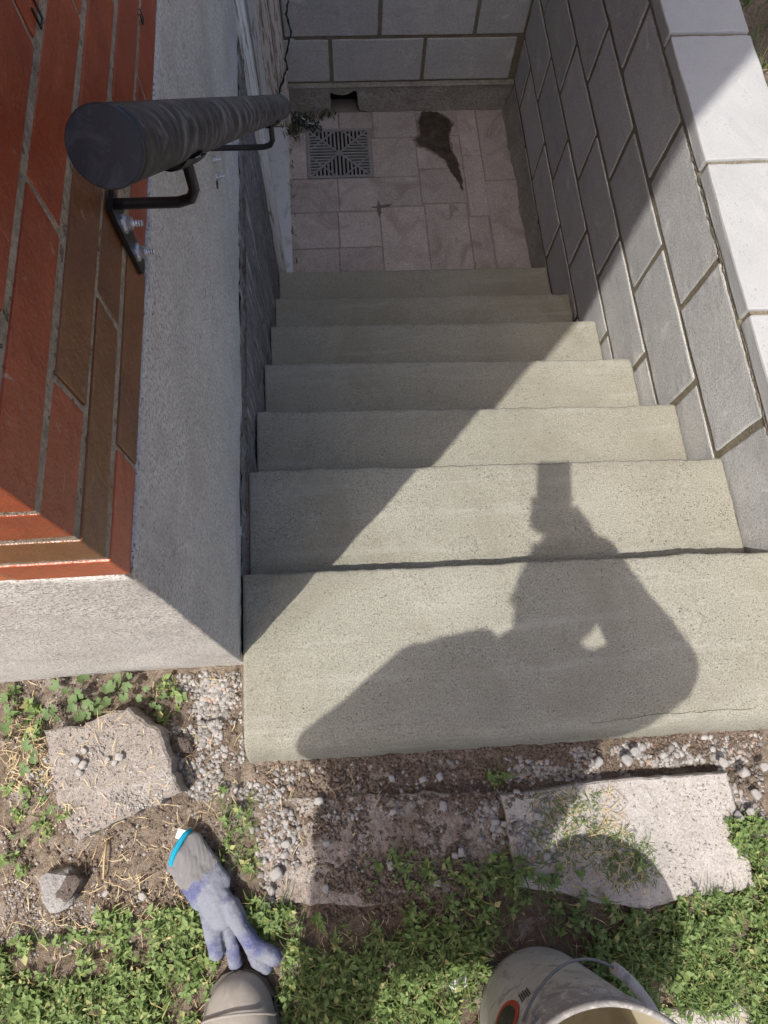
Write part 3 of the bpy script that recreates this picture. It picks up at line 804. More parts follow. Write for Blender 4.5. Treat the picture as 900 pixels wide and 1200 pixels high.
# coil on the floor
random.seed(3); base = Vector((-.96, 1.44, -1.045)); coil = []
for i in range(70):
    t = i / 70; a = i * .75
    coil.append(Vector((-.995 + .105 * t + .018 * math.cos(a), 1.455 - .045 * t + .022 * math.sin(a), -1.035 + .018 * math.sin(i * 1.1) + .010 * (1 - t))))
tube(bm, [fine[-1], Vector((-1.0, 1.44, -1.0))] + coil, .0026, 6)
from_bm('cable', bm, M['cable'], sl, True)
for k, p in enumerate([fine[3], fine[13], fine[22], fine[28], coil[8], coil[20], coil[33], coil[47], coil[60]]):
    bm = bmesh.new(); d = Vector((.6 + .3 * math.sin(k * 2), -.5, .3 * math.cos(k))).normalized()
    tube(bm, [p, p + d * .008, p + d * .018, p + d * .024], [.003, .0032, .0024, .0006], 7); from_bm('bulb', bm, M['bulb'], sl, True)

# ---------------------------------------------------------------- paving slabs and stones on the ground
def G(P, z): return [tuple(un(x, y, 'z', z)[:2]) for x, y in P]
o = slab_poly('broken_slab', G([(50, 856), (62, 854), (96, 852), (115, 840), (150, 828), (172, 849), (183, 852), (195, 880), (213, 928), (180, 945), (130, 965), (92, 986), (76, 965), (66, 940), (58, 900)], -.006), -.006, .065,
              M['greyslab'], res=.009, nz=.0022, rough=.005, edge=.005)
tag(o, 'broken grey brown paving slab lying loose beside the white plinth', 'paving slab')
o = slab_poly('paving_slab', G([(588, 932), (640, 926), (705, 915), (852, 905), (862, 940), (887, 1040), (850, 1047), (800, 1052), (762, 1066), (700, 1058), (650, 1045), (608, 1040), (598, 985)], -.044), -.044, .06,
              M['slabstone'], res=.010, nz=.0020, rough=.0018, edge=.004, seed=4.1)
tag(o, 'sunlit pale paving slab in front of the top step on the right', 'paving slab')
o = slab_poly('paving_slab', G([(318, 938), (420, 932), (582, 928), (594, 990), (600, 1040), (560, 1046), (440, 1062), (330, 1062), (298, 1010)], -.055), -.0600, .05,
              M['dirtyslab'], res=.010, nz=.0045, rough=.004, edge=.005, seed=7.7)
tag(o, 'greyish paving slab half buried in dirt and gravel in the shadow', 'paving slab')
o = slab_poly('paving_slab', G([(772, 1186), (830, 1178), (880, 1174), (887, 1200), (900, 1260), (770, 1275), (765, 1220)], -.048), -.048, .06, M['slabstone'], res=.012, nz=.0015, rough=.003, edge=.004, seed=2.2)
tag(o, 'pale paving slab beside the bucket at the bottom right', 'paving slab')

def rock(name, px, py, r, mat, label, cat, seed, zoff=0, smooth=False, group=None):
    p = un(px, py, 'z', -.055); bm = bmesh.new(); bmesh.ops.create_icosphere(bm, subdivisions=3, radius=1)
    a = seed * 1.7; rot = Matrix.Rotation(a, 3, 'Z')
    for v in bm.verts:
        n = v.co.normalized(); d = 1 + .30 * noise.noise(n * 1.3 + Vector((seed, 0, 0))) + .10 * noise.noise(n * 4 + Vector((0, seed, 0)))
        n = Vector([max(-.72, min(.72, c)) for c in n]) * 1.2
        if cat == 'pebble': n = (v.co.normalized() * .55 + n * .45)
        v.co = rot @ Vector((n.x * r[0] * d, n.y * r[1] * d, n.z * r[2] * d))
    o = from_bm(name, bm, mat, None, smooth); o.location = (p.x, p.y, gz(p.x, p.y) + r[2] * .5 + zoff); tag(o, label, cat, group); return o
rock('rock', 72, 1040, (.030, .034, .020), M['rock'], 'light grey wedge shaped stone below the broken slab', 'stone', 2.0)
rock('rock', 88, 1036, (.016, .026, .024), M['darkrock'], 'dark brown stone leaning on the light grey stone', 'stone', 5.2, .006)
rock('rock', 213, 872, (.022, .016, .014), M['darkrock'], 'dark soil clod in the gravel right of the broken slab', 'clod', 7.3)
rock('rock', 538, 1150, (.010, .018, .006), M['white_cloth'], 'white stone chip in the dark grass left of the bucket', 'stone', 1.1, .012)
pebs = [(325, 1022, .012, 'largest white pebble in the sunlit patch right of the glove'), (303, 988, .008, ''), (470, 983, .008, ''), (683, 1022, .0085, '')]
sp = []
for px, py, r in ((325, 1023, .013), (318, 1042, .008), (336, 988, .009), (515, 910, .008), (495, 913, .007), (459, 912, .007), (461, 951, .007), (382, 1041, .008), (383, 988, .007), (458, 1014, .008), (512, 1034, .008),
                  (519, 944, .009), (374, 938, .009), (605, 930, .009), (580, 963, .008), (540, 998, .008), (533, 1002, .007), (638, 1003, .009), (627, 955, .008), (645, 993, .007), (590, 965, .007), (577, 970, .0065),
                  (152, 885, .0085), (146, 892, .006), (103, 889, .009), (111, 894, .008), (107, 903, .007), (138, 889, .006), (112, 878, .006), (125, 1046, .006), (168, 1049, .008), (700, 893, .010), (733, 890, .012), (742, 880, .009),
                  (845, 893, .010), (870, 905, .010), (884, 930, .010), (877, 950, .009), (860, 955, .009), (893, 898, .010)):
    sp.append((px, py, r))
for i, (px, py, r) in enumerate(sp):
    o = rock('pebble', px, py, (r, r * .8, r * .6), M['gravel'], 'single pale pebble lying loose among the dirt and gravel by the stairs', 'pebble', i * .9 + .3, 0, True, 'loose pale pebbles')
    base = -.055
    if in_poly(px, py, [(50, 856), (96, 852), (150, 828), (183, 852), (213, 928), (92, 986)]): o.location.z = -.004 + r * .4
    elif in_poly(px, py, [(588, 932), (852, 905), (887, 1040), (762, 1066), (600, 1040)]): o.location.z = -.042 + r * .4
    else: o.location.z = max(o.location.z, -.052 + r * .3)

# gravel, clods, straw: masses
def ico_variants(n, sub=1):
    out = []
    for s in range(n):
        bm = bmesh.new(); bmesh.ops.create_icosphere(bm, subdivisions=sub, radius=1)
        for v in bm.verts:
            k = v.co.normalized(); v.co = Vector([max(-.84, min(.84, c)) for c in k]) * (1.08 + .35 * noise.noise(k * 1.7 + Vector((s * 3.1, 0, 0))))
        bm.verts.ensure_lookup_table()
        out.append((np.array([v.co[:] for v in bm.verts]), np.array([[v.index for v in f.verts] for f in bm.faces]))); bm.free()
    return out
ICO = ico_variants(8)
def fast_mesh(name, V, T, mat, smooth=True):
    me = bpy.data.meshes.new(name); V = np.asarray(V, np.float32); T = np.asarray(T, np.int32)
    me.vertices.add(len(V)); me.vertices.foreach_set('co', V.ravel()); k = T.shape[1]
    me.loops.add(T.size); me.loops.foreach_set('vertex_index', T.ravel()); me.polygons.add(len(T))
    me.polygons.foreach_set('loop_start', np.arange(0, T.size, k, dtype=np.int32))
    try: me.polygons.foreach_set('loop_total', np.full(len(T), k, np.int32))
    except Exception: pass
    me.update(calc_edges=True); me.validate()
    return link(name, me, mat, None, smooth)
def scatter_stones(name, P, mat, smooth=True):
    Vs = []; Ts = []; off = 0
    for (x, y, z, r) in P:
        v, f = ICO[RNG.integers(8)]; a = RNG.uniform(0, 2 * PI); c, s = math.cos(a), math.sin(a)
        sc = np.array([r * RNG.uniform(.8, 1.3), r * RNG.uniform(.7, 1.0), r * RNG.uniform(.5, .8)]); w = v * sc
        w = np.stack([w[:, 0] * c - w[:, 1] * s, w[:, 0] * s + w[:, 1] * c, w[:, 2]], 1) + np.array([x, y, z])
        Vs.append(w); Ts.append(f + off); off += len(v)
    return fast_mesh(name, np.concatenate(Vs), np.concatenate(Ts), mat, smooth)
def surf(x, y, px, py):
    z = gz(x, y)
    if in_poly(px, py, [(50, 856), (96, 852), (150, 828), (183, 852), (213, 928), (92, 986), (66, 940)]): return max(z, -.006)
    if in_poly(px, py, [(590, 932), (852, 907), (885, 1038), (762, 1064), (605, 1040)]): return max(z, -.044)
    if in_poly(px, py, [(318, 938), (582, 928), (600, 1040), (440, 1060), (298, 1010)]): return max(z, -.0590)
    return z
def scatter(regions, skip=False):
    out = []
    for poly, n, r0, r1, clump in regions:
        xs = [p[0] for p in poly]; ys = [p[1] for p in poly]; k = 0; tries = 0
        while k < n and tries < n * 25:
            tries += 1
            px, py = RNG.uniform(min(xs), max(xs)), RNG.uniform(min(ys), max(ys))
            if not in_poly(px, py, poly): continue
            p = un(px, py, 'z', -.055)
            if clump and nz3(p.x, p.y, 2, 22, 3) < RNG.uniform(-.25, clump): continue
            if p.y > -1.235 and p.x > -1.078: continue
            if skip and (in_poly(px, py, [(50, 856), (96, 852), (150, 828), (183, 852), (213, 928), (92, 986), (66, 940)]) or in_poly(px, py, [(640, 926), (852, 905), (887, 1040), (762, 1066), (700, 1010)])): continue
            r = r0 * (r1 / r0) ** (RNG.uniform(0, 1) ** 1.6)
            out.append((p.x, p.y, surf(p.x, p.y, px, py) + r * .25, r)); k += 1
    return out
GR = scatter([
    ([(205, 790), (280, 786), (285, 900), (300, 920), (250, 945), (215, 930), (200, 860)], 1300, .0020, .0058, .1),
    ([(225, 800), (262, 795), (258, 870), (235, 880)], 450, .0028, .0065, 0),
    ([(270, 905), (345, 900), (345, 985), (290, 975)], 260, .0026, .0062, .25),
    ([(330, 900), (620, 885), (640, 960), (330, 960)], 260, .0022, .0058, .25),
    ([(655, 878), (735, 872), (745, 912), (600, 922), (590, 905)], 750, .0018, .0060, .1),
    ([(570, 930), (650, 925), (650, 1010), (600, 1020), (560, 990)], 420, .0026, .0062, .2),
    ([(735, 874), (900, 860), (900, 990), (875, 970), (862, 940), (850, 895), (760, 900)], 1100, .0016, .0060, .15),
    ([(735, 868), (840, 862), (850, 895), (740, 900)], 120, .003, .009, .1),
    ([(300, 980), (350, 970), (350, 1060), (305, 1060)], 260, .0024, .0062, .0),
    ([(350, 960), (600, 940), (590, 1040), (380, 1050)], 220, .0020, .0045, .2),
    ([(95, 870), (130, 870), (135, 905), (95, 905)], 110, .0015, .0035, 0),
    ([(150, 920), (210, 920), (190, 945), (130, 950)], 130, .0014, .003, 0),
    ([(0, 780), (280, 785), (260, 1100), (0, 1130)], 900, .0014, .0038, .3),
    ([(25, 900), (70, 900), (60, 930), (30, 925)], 30, .003, .006, 0),
    ([(0, 1040), (110, 1060), (120, 1100), (0, 1110)], 500, .0014, .0034, 0),
    ([(595, 930), (850, 905), (887, 1040), (620, 1040)], 200, .0012, .003, .2),
])
tag(scatter_stones('gravel', GR, M['gravel']), 'pale grey gravel strewn around the top slab', kind='stuff')
CL = scatter([
    ([(285, 895), (900, 855), (900, 890), (735, 905), (590, 940), (330, 935)], 2600, .0018, .0058, 0),
    ([(320, 940), (600, 930), (600, 1050), (320, 1070)], 1300, .0016, .0055, .15),
    ([(0, 785), (280, 785), (280, 1110), (0, 1110)], 2600, .0014, .0048, .1),
    ([(380, 1010), (560, 1010), (560, 1080), (380, 1080)], 500, .003, .008, 0),
    ([(850, 900), (900, 900), (900, 1020), (880, 1020)], 200, .002, .006, 0),
    ([(735, 868), (900, 855), (900, 900), (740, 905)], 900, .0016, .0045, 0),
    ([(205, 790), (280, 786), (285, 900), (215, 930)], 500, .0014, .0040, 0),
], True)
tag(scatter_stones('soil_crumbs', CL, M['clod'], False), 'dark soil crumbs along the slab edge and on the bare soil', kind='stuff')

def ribbon_set(name, items, mat):
    """items: (p0, p1, p2, w) bent flat blades -> 4 triangles each as quads"""
    V = []; T = []
    for p0, p1, p2, w in items:
        d = (p2 - p0); s = Vector((-d.y, d.x, 0)); s = s.normalized() * w if s.length > 1e-6 else Vector((w, 0, 0)); k = len(V)
        V += [p0 - s * .6, p0 + s * .6, p1 + s, p1 - s, p2 + s * .15, p2 - s * .15]
        T += [(k, k + 1, k + 2, k + 3), (k + 3, k + 2, k + 4, k + 5)]
    return fast_mesh(name, [tuple(v) for v in V], T, mat, True)
straw = []
for poly, n in (([(0, 840), (60, 850), (60, 920), (0, 930)], 170), ([(0, 785), (280, 785), (270, 1090), (0, 1090)], 300), ([(100, 1020), (230, 1030), (230, 1090), (100, 1090)], 110), ([(300, 890), (450, 885), (440, 1060), (300, 1060)], 60), ([(640, 930), (720, 920), (760, 1050), (640, 1040)], 260), ([(0, 1080), (900, 1060), (900, 1200), (0, 1200)], 420)):
    xs = [p[0] for p in poly]; ys = [p[1] for p in poly]; k = 0
    while k < n:
        px, py = RNG.uniform(min(xs), max(xs)), RNG.uniform(min(ys), max(ys))
        if not in_poly(px, py, poly): continue
        p = un(px, py, 'z', -.05); z = surf(p.x, p.y, px, py) + RNG.uniform(.001, .010)
        if p.y > -1.235 and p.x > -1.078: continue
        a = RNG.uniform(0, 2 * PI); L = RNG.uniform(.006, .032) * (1.5 if k % 11 == 0 else 1); c = Vector((p.x, p.y, z)); d = Vector((math.cos(a), math.sin(a), RNG.uniform(-.08, .08))) * L / 2
        straw.append((c - d, c + Vector((-d.y, d.x, 0)) * RNG.uniform(-.25, .25) + Vector((0, 0, .002)), c + d, RNG.uniform(.0003, .0008))); k += 1
tag(ribbon_set('straw', straw, M['dry']), 'dry yellow straw bits on the soil', kind='stuff')
for i, ((xa, ya), (xb, yb), lab) in enumerate((((125, 985), (121, 1030), 'pale straw stalk lying upright on the soil left of the glove'), ((188, 1103), (212, 1092), 'short straw stalk at the edge of the weeds under the glove'))):
    a = un(xa, ya, 'z', -.05); b = un(xb, yb, 'z', -.05); bm = bmesh.new(); tube(bm, [a, a.lerp(b, .5) + Vector((0, 0, .004)), b], [.0018, .0022, .0016], 6)
    tag(from_bm('straw_stalk', bm, M['dry'], None, True), lab, 'straw')

# ---------------------------------------------------------------- weeds and grass
GPOLY = [(-60, 1110), (60, 1100), (100, 1090), (150, 1055), (200, 1075), (235, 1065), (262, 1040), (300, 1062), (340, 1066), (380, 1085), (450, 1075), (520, 1040), (562, 1030), (575, 1000), (600, 1005), (660, 1030),
         (700, 1040), (745, 1062), (775, 1075), (800, 1050), (850, 1052), (888, 1040), (880, 1000), (960, 980), (980, 1290), (-60, 1290)]
def gdens(px, py, p):
    d = 1.0
    n = nz3(p.x, p.y, 8, 9, 3)
    if 0 < px < 130 and py < 1150: d *= .35
    if 350 < px < 560 and py < 1100: d *= .45
    if 430 < px < 520 and 1130 < py < 1180: d *= .8
    if 330 < px < 780 and py < 1120: d *= .6
    return d * (1 if n > .0 else .55 if n > -.2 else .15)
sprigs = []; extra = [([(0, 930), (60, 920), (95, 950), (70, 985), (30, 1020), (0, 1040)], 22), ([(255, 920), (300, 920), (300, 1030), (262, 1010)], 16), ([(640, 940), (720, 930), (770, 1010), (700, 1040), (640, 1020)], 7),
                      ([(430, 1000), (560, 1010), (560, 1040), (430, 1050)], 30), ([(0, 800), (40, 820), (45, 870), (0, 860)], 14), ([(180, 790), (215, 800), (205, 850), (185, 850)], 10), ([(575, 905), (600, 905), (600, 925), (580, 925)], 6), ([(850, 960), (900, 950), (900, 1010), (865, 1010)], 50)]
while len(sprigs) < 3000:
    px, py = RNG.uniform(-50, 960), RNG.uniform(960, 1285)
    if not in_poly(px, py, GPOLY): continue
    p = un(px, py, 'z', -.05)
    if RNG.uniform() > gdens(px, py, p): continue
    if in_poly(px, py, [(778, 1192), (880, 1182), (895, 1280), (770, 1280)]): continue
    if (p.x + .582) ** 2 + (p.y + 1.668) ** 2 < .118 ** 2: continue
    if abs(p.x + 1.09) < .058 and -1.87 < p.y < -1.55: continue
    if in_poly(px, py, [(205, 975), (235, 975), (262, 1020), (300, 1085), (335, 1115), (325, 1140), (270, 1140), (245, 1128), (238, 1060)]): continue
    sprigs.append((p.x, p.y, surf(p.x, p.y, px, py), 1.0))
for poly, n in extra:
    xs = [q_[0] for q_ in poly]; ys = [q_[1] for q_ in poly]; k = 0
    while k < n:
        px, py = RNG.uniform(min(xs), max(xs)), RNG.uniform(min(ys), max(ys))
        if in_poly(px, py, poly):
            p = un(px, py, 'z', -.05); sprigs.append((p.x, p.y, surf(p.x, p.y, px, py), .7)); k += 1
# wider surroundings off frame, sparser
while len(sprigs) < 4600:
    x, y = RNG.uniform(-3.0, 1.4), RNG.uniform(-3.2, 1.6)
    if -1.6 < x < -.1 and y > -1.75: continue
    if x < .21 and y > -1.5: continue
    if (x + .582) ** 2 + (y + 1.668) ** 2 < .12 ** 2: continue
    if abs(x + 1.09) < .055 and -1.87 < y: continue
    sprigs.append((x, y, gz(x, y) if x > -2.5 else -.065, 1.2))
LV = []; LT = []
def add_leaf(c, d, up, L, w):
    s = d.cross(up).normalized() * w; k = len(LV)
    LV.extend([c, c + d * L * .45 + s + up * L * .10, c + d * L * .5 - up * L * .02, c + d * L * .45 - s + up * L * .10, c + d * L - up * L * .12])
    LT.extend([(k, k + 1, k + 2), (k, k + 2, k + 3), (k + 1, k + 4, k + 2), (k + 2, k + 4, k + 3)])
blades = []
for (x, y, z, sc) in sprigs:
    h = RNG.uniform(.008, .034) * sc; a = RNG.uniform(0, 2 * PI); lean = Vector((math.cos(a), math.sin(a), 0)) * RNG.uniform(.2, 1.0) * h
    b = Vector((x, y, z)); n = int(RNG.integers(6, 12)); big = RNG.uniform(.55, 1.5)
    for i in range(n):
        t = (i + 1) / n; c = b + lean * t + Vector((0, 0, h * t)); az = a + i * 2.3 + RNG.uniform(-.4, .4)
        el = RNG.uniform(-.1, .8); d = Vector((math.cos(az) * math.cos(el), math.sin(az) * math.cos(el), math.sin(el)))
        up = Vector((-math.cos(az) * math.sin(el), -math.sin(az) * math.sin(el), math.cos(el))); up = (up + Vector((RNG.uniform(-.3, .3), RNG.uniform(-.3, .3), 0))).normalized(); up = (up - d * up.dot(d)).normalized()
        L = RNG.uniform(.0062, .0130) * big * (1.0 if sc <= 1 else 1.4); add_leaf(c, d, up, L, L * RNG.uniform(.22, .33))
tag(fast_mesh('weeds', [tuple(v) for v in LV], LT, M['leaf'], True), 'green leafy low weeds growing at the bottom of the yard', kind='stuff')
for (x, y, z, sc) in sprigs:
    if RNG.uniform() > .8: continue
    for _ in range(4 if x > -1.1 else 2):
        a = RNG.uniform(0, 2 * PI); h = RNG.uniform(.012, .042) * sc; o_ = Vector((x + RNG.uniform(-.01, .01), y + RNG.uniform(-.01, .01), z - .002)); l_ = Vector((math.cos(a), math.sin(a), 0)) * h * RNG.uniform(.3, 1.1)
        blades.append((o_, o_ + l_ * .45 + Vector((0, 0, h * .8)), o_ + l_ * 1.2 + Vector((0, 0, h)), RNG.uniform(.0006, .0013)))
# thin tufts creeping over the pale slab, and behind the wall
for poly, n in (([(700, 960), (760, 985), (770, 1030), (720, 1040), (700, 1010)], 380), ([(620, 930), (700, 925), (700, 1010), (630, 1010)], 420), ([(250, 940), (300, 930), (300, 1030), (262, 1010)], 160)):
    xs = [q_[0] for q_ in poly]; ys = [q_[1] for q_ in poly]; k = 0
    while k < n:
        px, py = RNG.uniform(min(xs), max(xs)), RNG.uniform(min(ys), max(ys))
        if not in_poly(px, py, poly): continue
        k += 1; p = un(px, py, 'z', -.048); z = surf(p.x, p.y, px, py); a = RNG.uniform(0, 2 * PI); h = RNG.uniform(.004, .014); l_ = Vector((math.cos(a), math.sin(a), 0)) * h * 1.4; o_ = Vector((p.x, p.y, z))
        blades.append((o_, o_ + l_ * .5 + Vector((0, 0, h * .6)), o_ + l_ * 1.2 + Vector((0, 0, h * .5)), RNG.uniform(.0005, .0010)))
for _ in range(2200):
    x, y = RNG.uniform(.21, 1.0), RNG.uniform(-.3, 1.7); z = gz(x, y); a = RNG.uniform(0, 2 * PI); h = RNG.uniform(.02, .06); l_ = Vector((math.cos(a), math.sin(a), 0)) * h; o_ = Vector((x, y, z))
    blades.append((o_, o_ + l_ * .4 + Vector((0, 0, h * .8)), o_ + l_ + Vector((0, 0, h)), RNG.uniform(.0012, .0024)))
tag(ribbon_set('grass', blades, M['blade']), 'thin grass blades among the weeds', kind='stuff')

# mallow plants with round scalloped leaves
def mallow_leaf_mesh(seed):
    random.seed(seed); V = [(0, 0, -.0)]; n = 20; F = []
    for ring, rr in enumerate((.55, 1.0)):
        for i in range(n):
            a = .35 + (2 * PI - .7) * i / (n - 1); lob = 1 + .13 * math.cos(a * 6) * (ring) ; z = .22 * rr ** 2 + .05 * math.cos(a * 6 + seed) * ring
            V.append((-.3 + 1.0 * rr * lob * math.cos(a + PI) * -1, rr * lob * math.sin(a), z))
    V[0] = (.0 - .3 + .0, 0, 0)
    for i in range(n - 1): F.append((0, 1 + i, 2 + i)); F.append((1 + i, 1 + n + i, 2 + n + i, 2 + i))
    me = bpy.data.meshes.new('leaf'); me.from_pydata(V, [], F); me.materials.append(M['mallow']); me.polygons.foreach_set('use_smooth', [True] * len(me.polygons)); return me
ML = [mallow_leaf_mesh(s) for s in range(3)]
def mallow(spots, label, seed):
    random.seed(seed)
    cxp = sum(s[0] for s in spots) / len(spots); cyp = sum(s[1] for s in spots) / len(spots); b = un(cxp, cyp, 'z', -.06); b.z = gz(b.x, b.y)
    e = empty('mallow_plant', b, label, 'weed', 'round leaved weeds along the plinth'); bm = bmesh.new()
    for (px, py, r) in spots:
        h = random.uniform(.012, .034); p = un(px, py, 'z', -.06 + h); t = p - Vector((0, 0, .001)); mid = b.lerp(t, .5) + Vector((0, 0, .008))
        tube(bm, [b, mid, t], .0009, 5)
        o = bpy.data.objects.new('leaf', ML[random.randrange(3)]); COL.objects.link(o); o.parent = e; o.matrix_parent_inverse = Matrix.Translation(-e.location)
        o.location = p; o.scale = (r * .9, r * .9, r * .9); o.rotation_euler = (random.uniform(-.5, .5), random.uniform(-.5, .5), random.uniform(0, 6.28))
    from_bm('stem', bm, M['mallow'], e, True)
mallow([(62, 802, .012), (98, 797, .013), (86, 822, .011), (95, 812, .012), (104, 828, .014), (92, 838, .012), (112, 822, .010), (84, 832, .010), (100, 840, .011), (78, 808, .008)], 'round leaved weed between the plinth and the broken slab top edge', 1)
mallow([(132, 802, .013), (140, 795, .012), (150, 806, .011), (145, 815, .010), (126, 808, .010), (152, 790, .008), (118, 832, .012), (122, 822, .011)], 'round leaved weed against the plinth at the broken slab peak', 2)
mallow([(8, 830, .010), (12, 845, .009), (3, 818, .010), (10, 858, .008), (14, 838, .007), (4, 850, .009)], 'small leaved weed at the left edge below the plinth', 3)
mallow([(34, 872, .012), (40, 866, .009), (30, 905, .010), (28, 898, .008), (42, 884, .007), (38, 892, .008), (62, 950, .009)], 'round leaved weed at the left side of the broken slab', 4)
mallow([(58, 840, .009), (64, 835, .009), (54, 832, .008), (60, 828, .007), (68, 842, .007)], 'little round leaved weed above the upper left slab corner', 5)
mallow([(165, 818, .008), (178, 825, .007), (190, 815, .008), (185, 830, .006), (172, 808, .007)], 'small weed between the slab peak and the gravel', 6)
mallow([(312, 1066, .010), (318, 1075, .009), (308, 1078, .009), (322, 1083, .008)], 'bright green feathery weed beside the glove fingers', 7)
# weeds in the corner of the stairwell
mossV = []; random.seed(5)
for _ in range(330):
    t = random.random()
    if t < .55: p = Vector((-1.0 + random.gauss(0, .022), 1.41 + random.gauss(0, .03), -1.052))
    elif t < .66: p = Vector((-1.02 + random.gauss(0, .006), random.uniform(.66, 1.40), -1.055))
    else: p = Vector((-.9 + random.gauss(0, .05), 1.49 + random.gauss(0, .01), -1.054))
    a = random.uniform(0, 6.28); h = random.uniform(.008, .03); l_ = Vector((math.cos(a), math.sin(a), 0)) * h * .8
    mossV.append((p, p + l_ * .5 + Vector((0, 0, h * .7)), p + l_ + Vector((0, 0, h)), random.uniform(.001, .0028)))
o = ribbon_set('corner_weeds', mossV, M['moss']); tag(o, 'dark tufts of weed along the door sill and back corner of the stairwell', kind='stuff')

# ---------------------------------------------------------------- work glove
def GP(px, py, z=-.03): return un(px, py, 'z', z)
glove = empty('work_glove', GP(245, 1040, -.05), 'grey and blue dipped work glove lying with its fingers on the weeds', 'glove')
bm = bmesh.new()
def gl(pts, rad, flat=.8): limb(bm, pts, rad, flat)
zc = -.036
gl([GP(217, 1003, zc), GP(240, 1040, zc + .004)], [.030, .030], .55); gl([GP(210, 1012, zc), GP(237, 1050, zc)], [.022, .024], .6)
gl([GP(226, 990, zc), GP(254, 1035, zc)], [.022, .026], .6)
gl([GP(240, 1035, zc + .004), GP(260, 1068, zc + .006)], [.031, .029], .6)
gl([GP(247, 1065, zc), GP(249, 1092, zc + .004), GP(253.5, 1116, zc)], [.0205, .0160, .0145], .8)
gl([GP(264, 1075, zc - .006), GP(270, 1105, zc - .012), GP(276, 1128, zc - .016)], [.016, .0135, .0130], .8)
gl([GP(268, 1062, zc + .008), GP(283, 1088, zc + .014), GP(297, 1108, zc + .014), GP(320, 1121, zc + .010)], [.0180, .0145, .0155, .0150], .9)
gl([GP(272, 1062, zc - .002), GP(292, 1098, zc - .004), GP(303, 1124, zc - .008), GP(312, 1132, zc - .012)], [.016, .015, .015, .014], .85)
body = remeshed('glove_body', bm, .0019, [M['dip'], M['knit']], glove, 3, .0022, 32)
cuff_dir = (GP(216, 1000) - GP(245, 1050)).normalized(); edge_pt = GP(243, 1022)
for p in body.data.polygons:
    if (p.center - edge_pt).dot(cuff_dir) > 0.0 + .004 * math.sin(p.center.x * 300): p.material_index = 1
bm = bmesh.new(); arc = [GP(224, 972, zc + .004), GP(217, 978, zc + .012), GP(211, 987, zc + .015), GP(204, 1000, zc + .013), GP(201, 1010, zc + .008), GP(204, 1022, zc + .002), GP(211, 1031, zc - .004)]
tube(bm, arc, [.0032, .0046, .0050, .0050, .0050, .0048, .0036], 12); from_bm('cuff_band', bm, M['cyan'], glove, True)
bm = bmesh.new(); a = [GP(205, 982, zc + .006), GP(209, 971, zc + .004), GP(222, 974, zc + .009), GP(216, 986, zc + .012)]
vs = [bm.verts.new(p) for p in a] + [bm.verts.new(p - Vector((0, 0, .0008))) for p in a]
for f in ((0, 1, 2, 3), (7, 6, 5, 4), (0, 4, 5, 1), (1, 5, 6, 2), (2, 6, 7, 3), (3, 7, 4, 0)): bm.faces.new([vs[i] for i in f])
from_bm('size_label', bm, M['white_cloth'], glove)

# ---------------------------------------------------------------- bucket
BC = Vector((-.588, -1.672, -.052)); BH = .360; R0, R1 = .105, .142
bucket = empty('bucket', BC, 'white plastic bucket smeared with dried cement standing in the weeds', 'bucket')
N = 72
def ring(r, z): return [(BC.x + r * math.cos(2 * PI * i / N), BC.y + r * math.sin(2 * PI * i / N), BC.z + z) for i in range(N)]
def rings(name, prof, mat, parent=bucket):
    V = []; F = []
    for r, z in prof: V += ring(r, z)
    for j in range(len(prof) - 1):
        for i in range(N): k = (i + 1) % N; F.append((j * N + i, j * N + k, (j + 1) * N + k, (j + 1) * N + i))
    return mesh(name, V, F, mat, parent, True)
def rad(t): return R0 + (R1 - R0) * t
o = rings('wall', [(.001, 0), (R0 - .006, 0), (R0, .006)] + [(rad(t), BH * t) for t in np.linspace(.04, .80, 12)] + [(rad(.81) + .003, BH * .81), (rad(.825) + .003, BH * .825), (rad(.83), BH * .83), (rad(.90), BH * .90), (rad(.905) + .003, BH * .905), (rad(.92) + .003, BH * .92), (rad(.925), BH * .925), (rad(.985), BH * .985)], M['bucket'])
rings('rim', [(rad(.985) - .001, BH * .975), (R1 + .0035, BH * .975), (R1 + .005, BH * .985), (R1 + .003, BH), (R1 - .002, BH + .001), (R1 - .004, BH * .985)], M['bucket'])
rings('inside', [(R1 - .004, BH * .985)] + [(rad(t) - .004, BH * t) for t in np.linspace(.9, .05, 8)] + [(.001, .012)], M['bucket_in'])
def on_bucket(ang, t, off=0): r = rad(t) + off; return Vector((BC.x + r * math.cos(ang), BC.y + r * math.sin(ang), BC.z + BH * t))
EA = math.radians(128); EB = EA - PI
for an in (EA, EB):
    bm = bmesh.new(); tube(bm, [on_bucket(an, .865, -.001), on_bucket(an, .865, .006)], .014, 20); from_bm('handle_ear', bm, M['bucket'], bucket, False)
bm = bmesh.new(); hp = []
for i in range(33):
    t = i / 32; an = EA - PI * t; tt = .865 - .40 * math.sin(PI * t) ** 1.0
    hp.append(on_bucket(an, tt, .010 + .012 * math.sin(PI * t)))
tube(bm, hp, .0021, 8); hd = from_bm('handle', bm, M['wire'], bucket, True)
bm = bmesh.new(); tube(bm, hp[13:20], .0085, 14); gp = from_bm('grip', bm, M['bucket'], None, True); gp.parent = hd
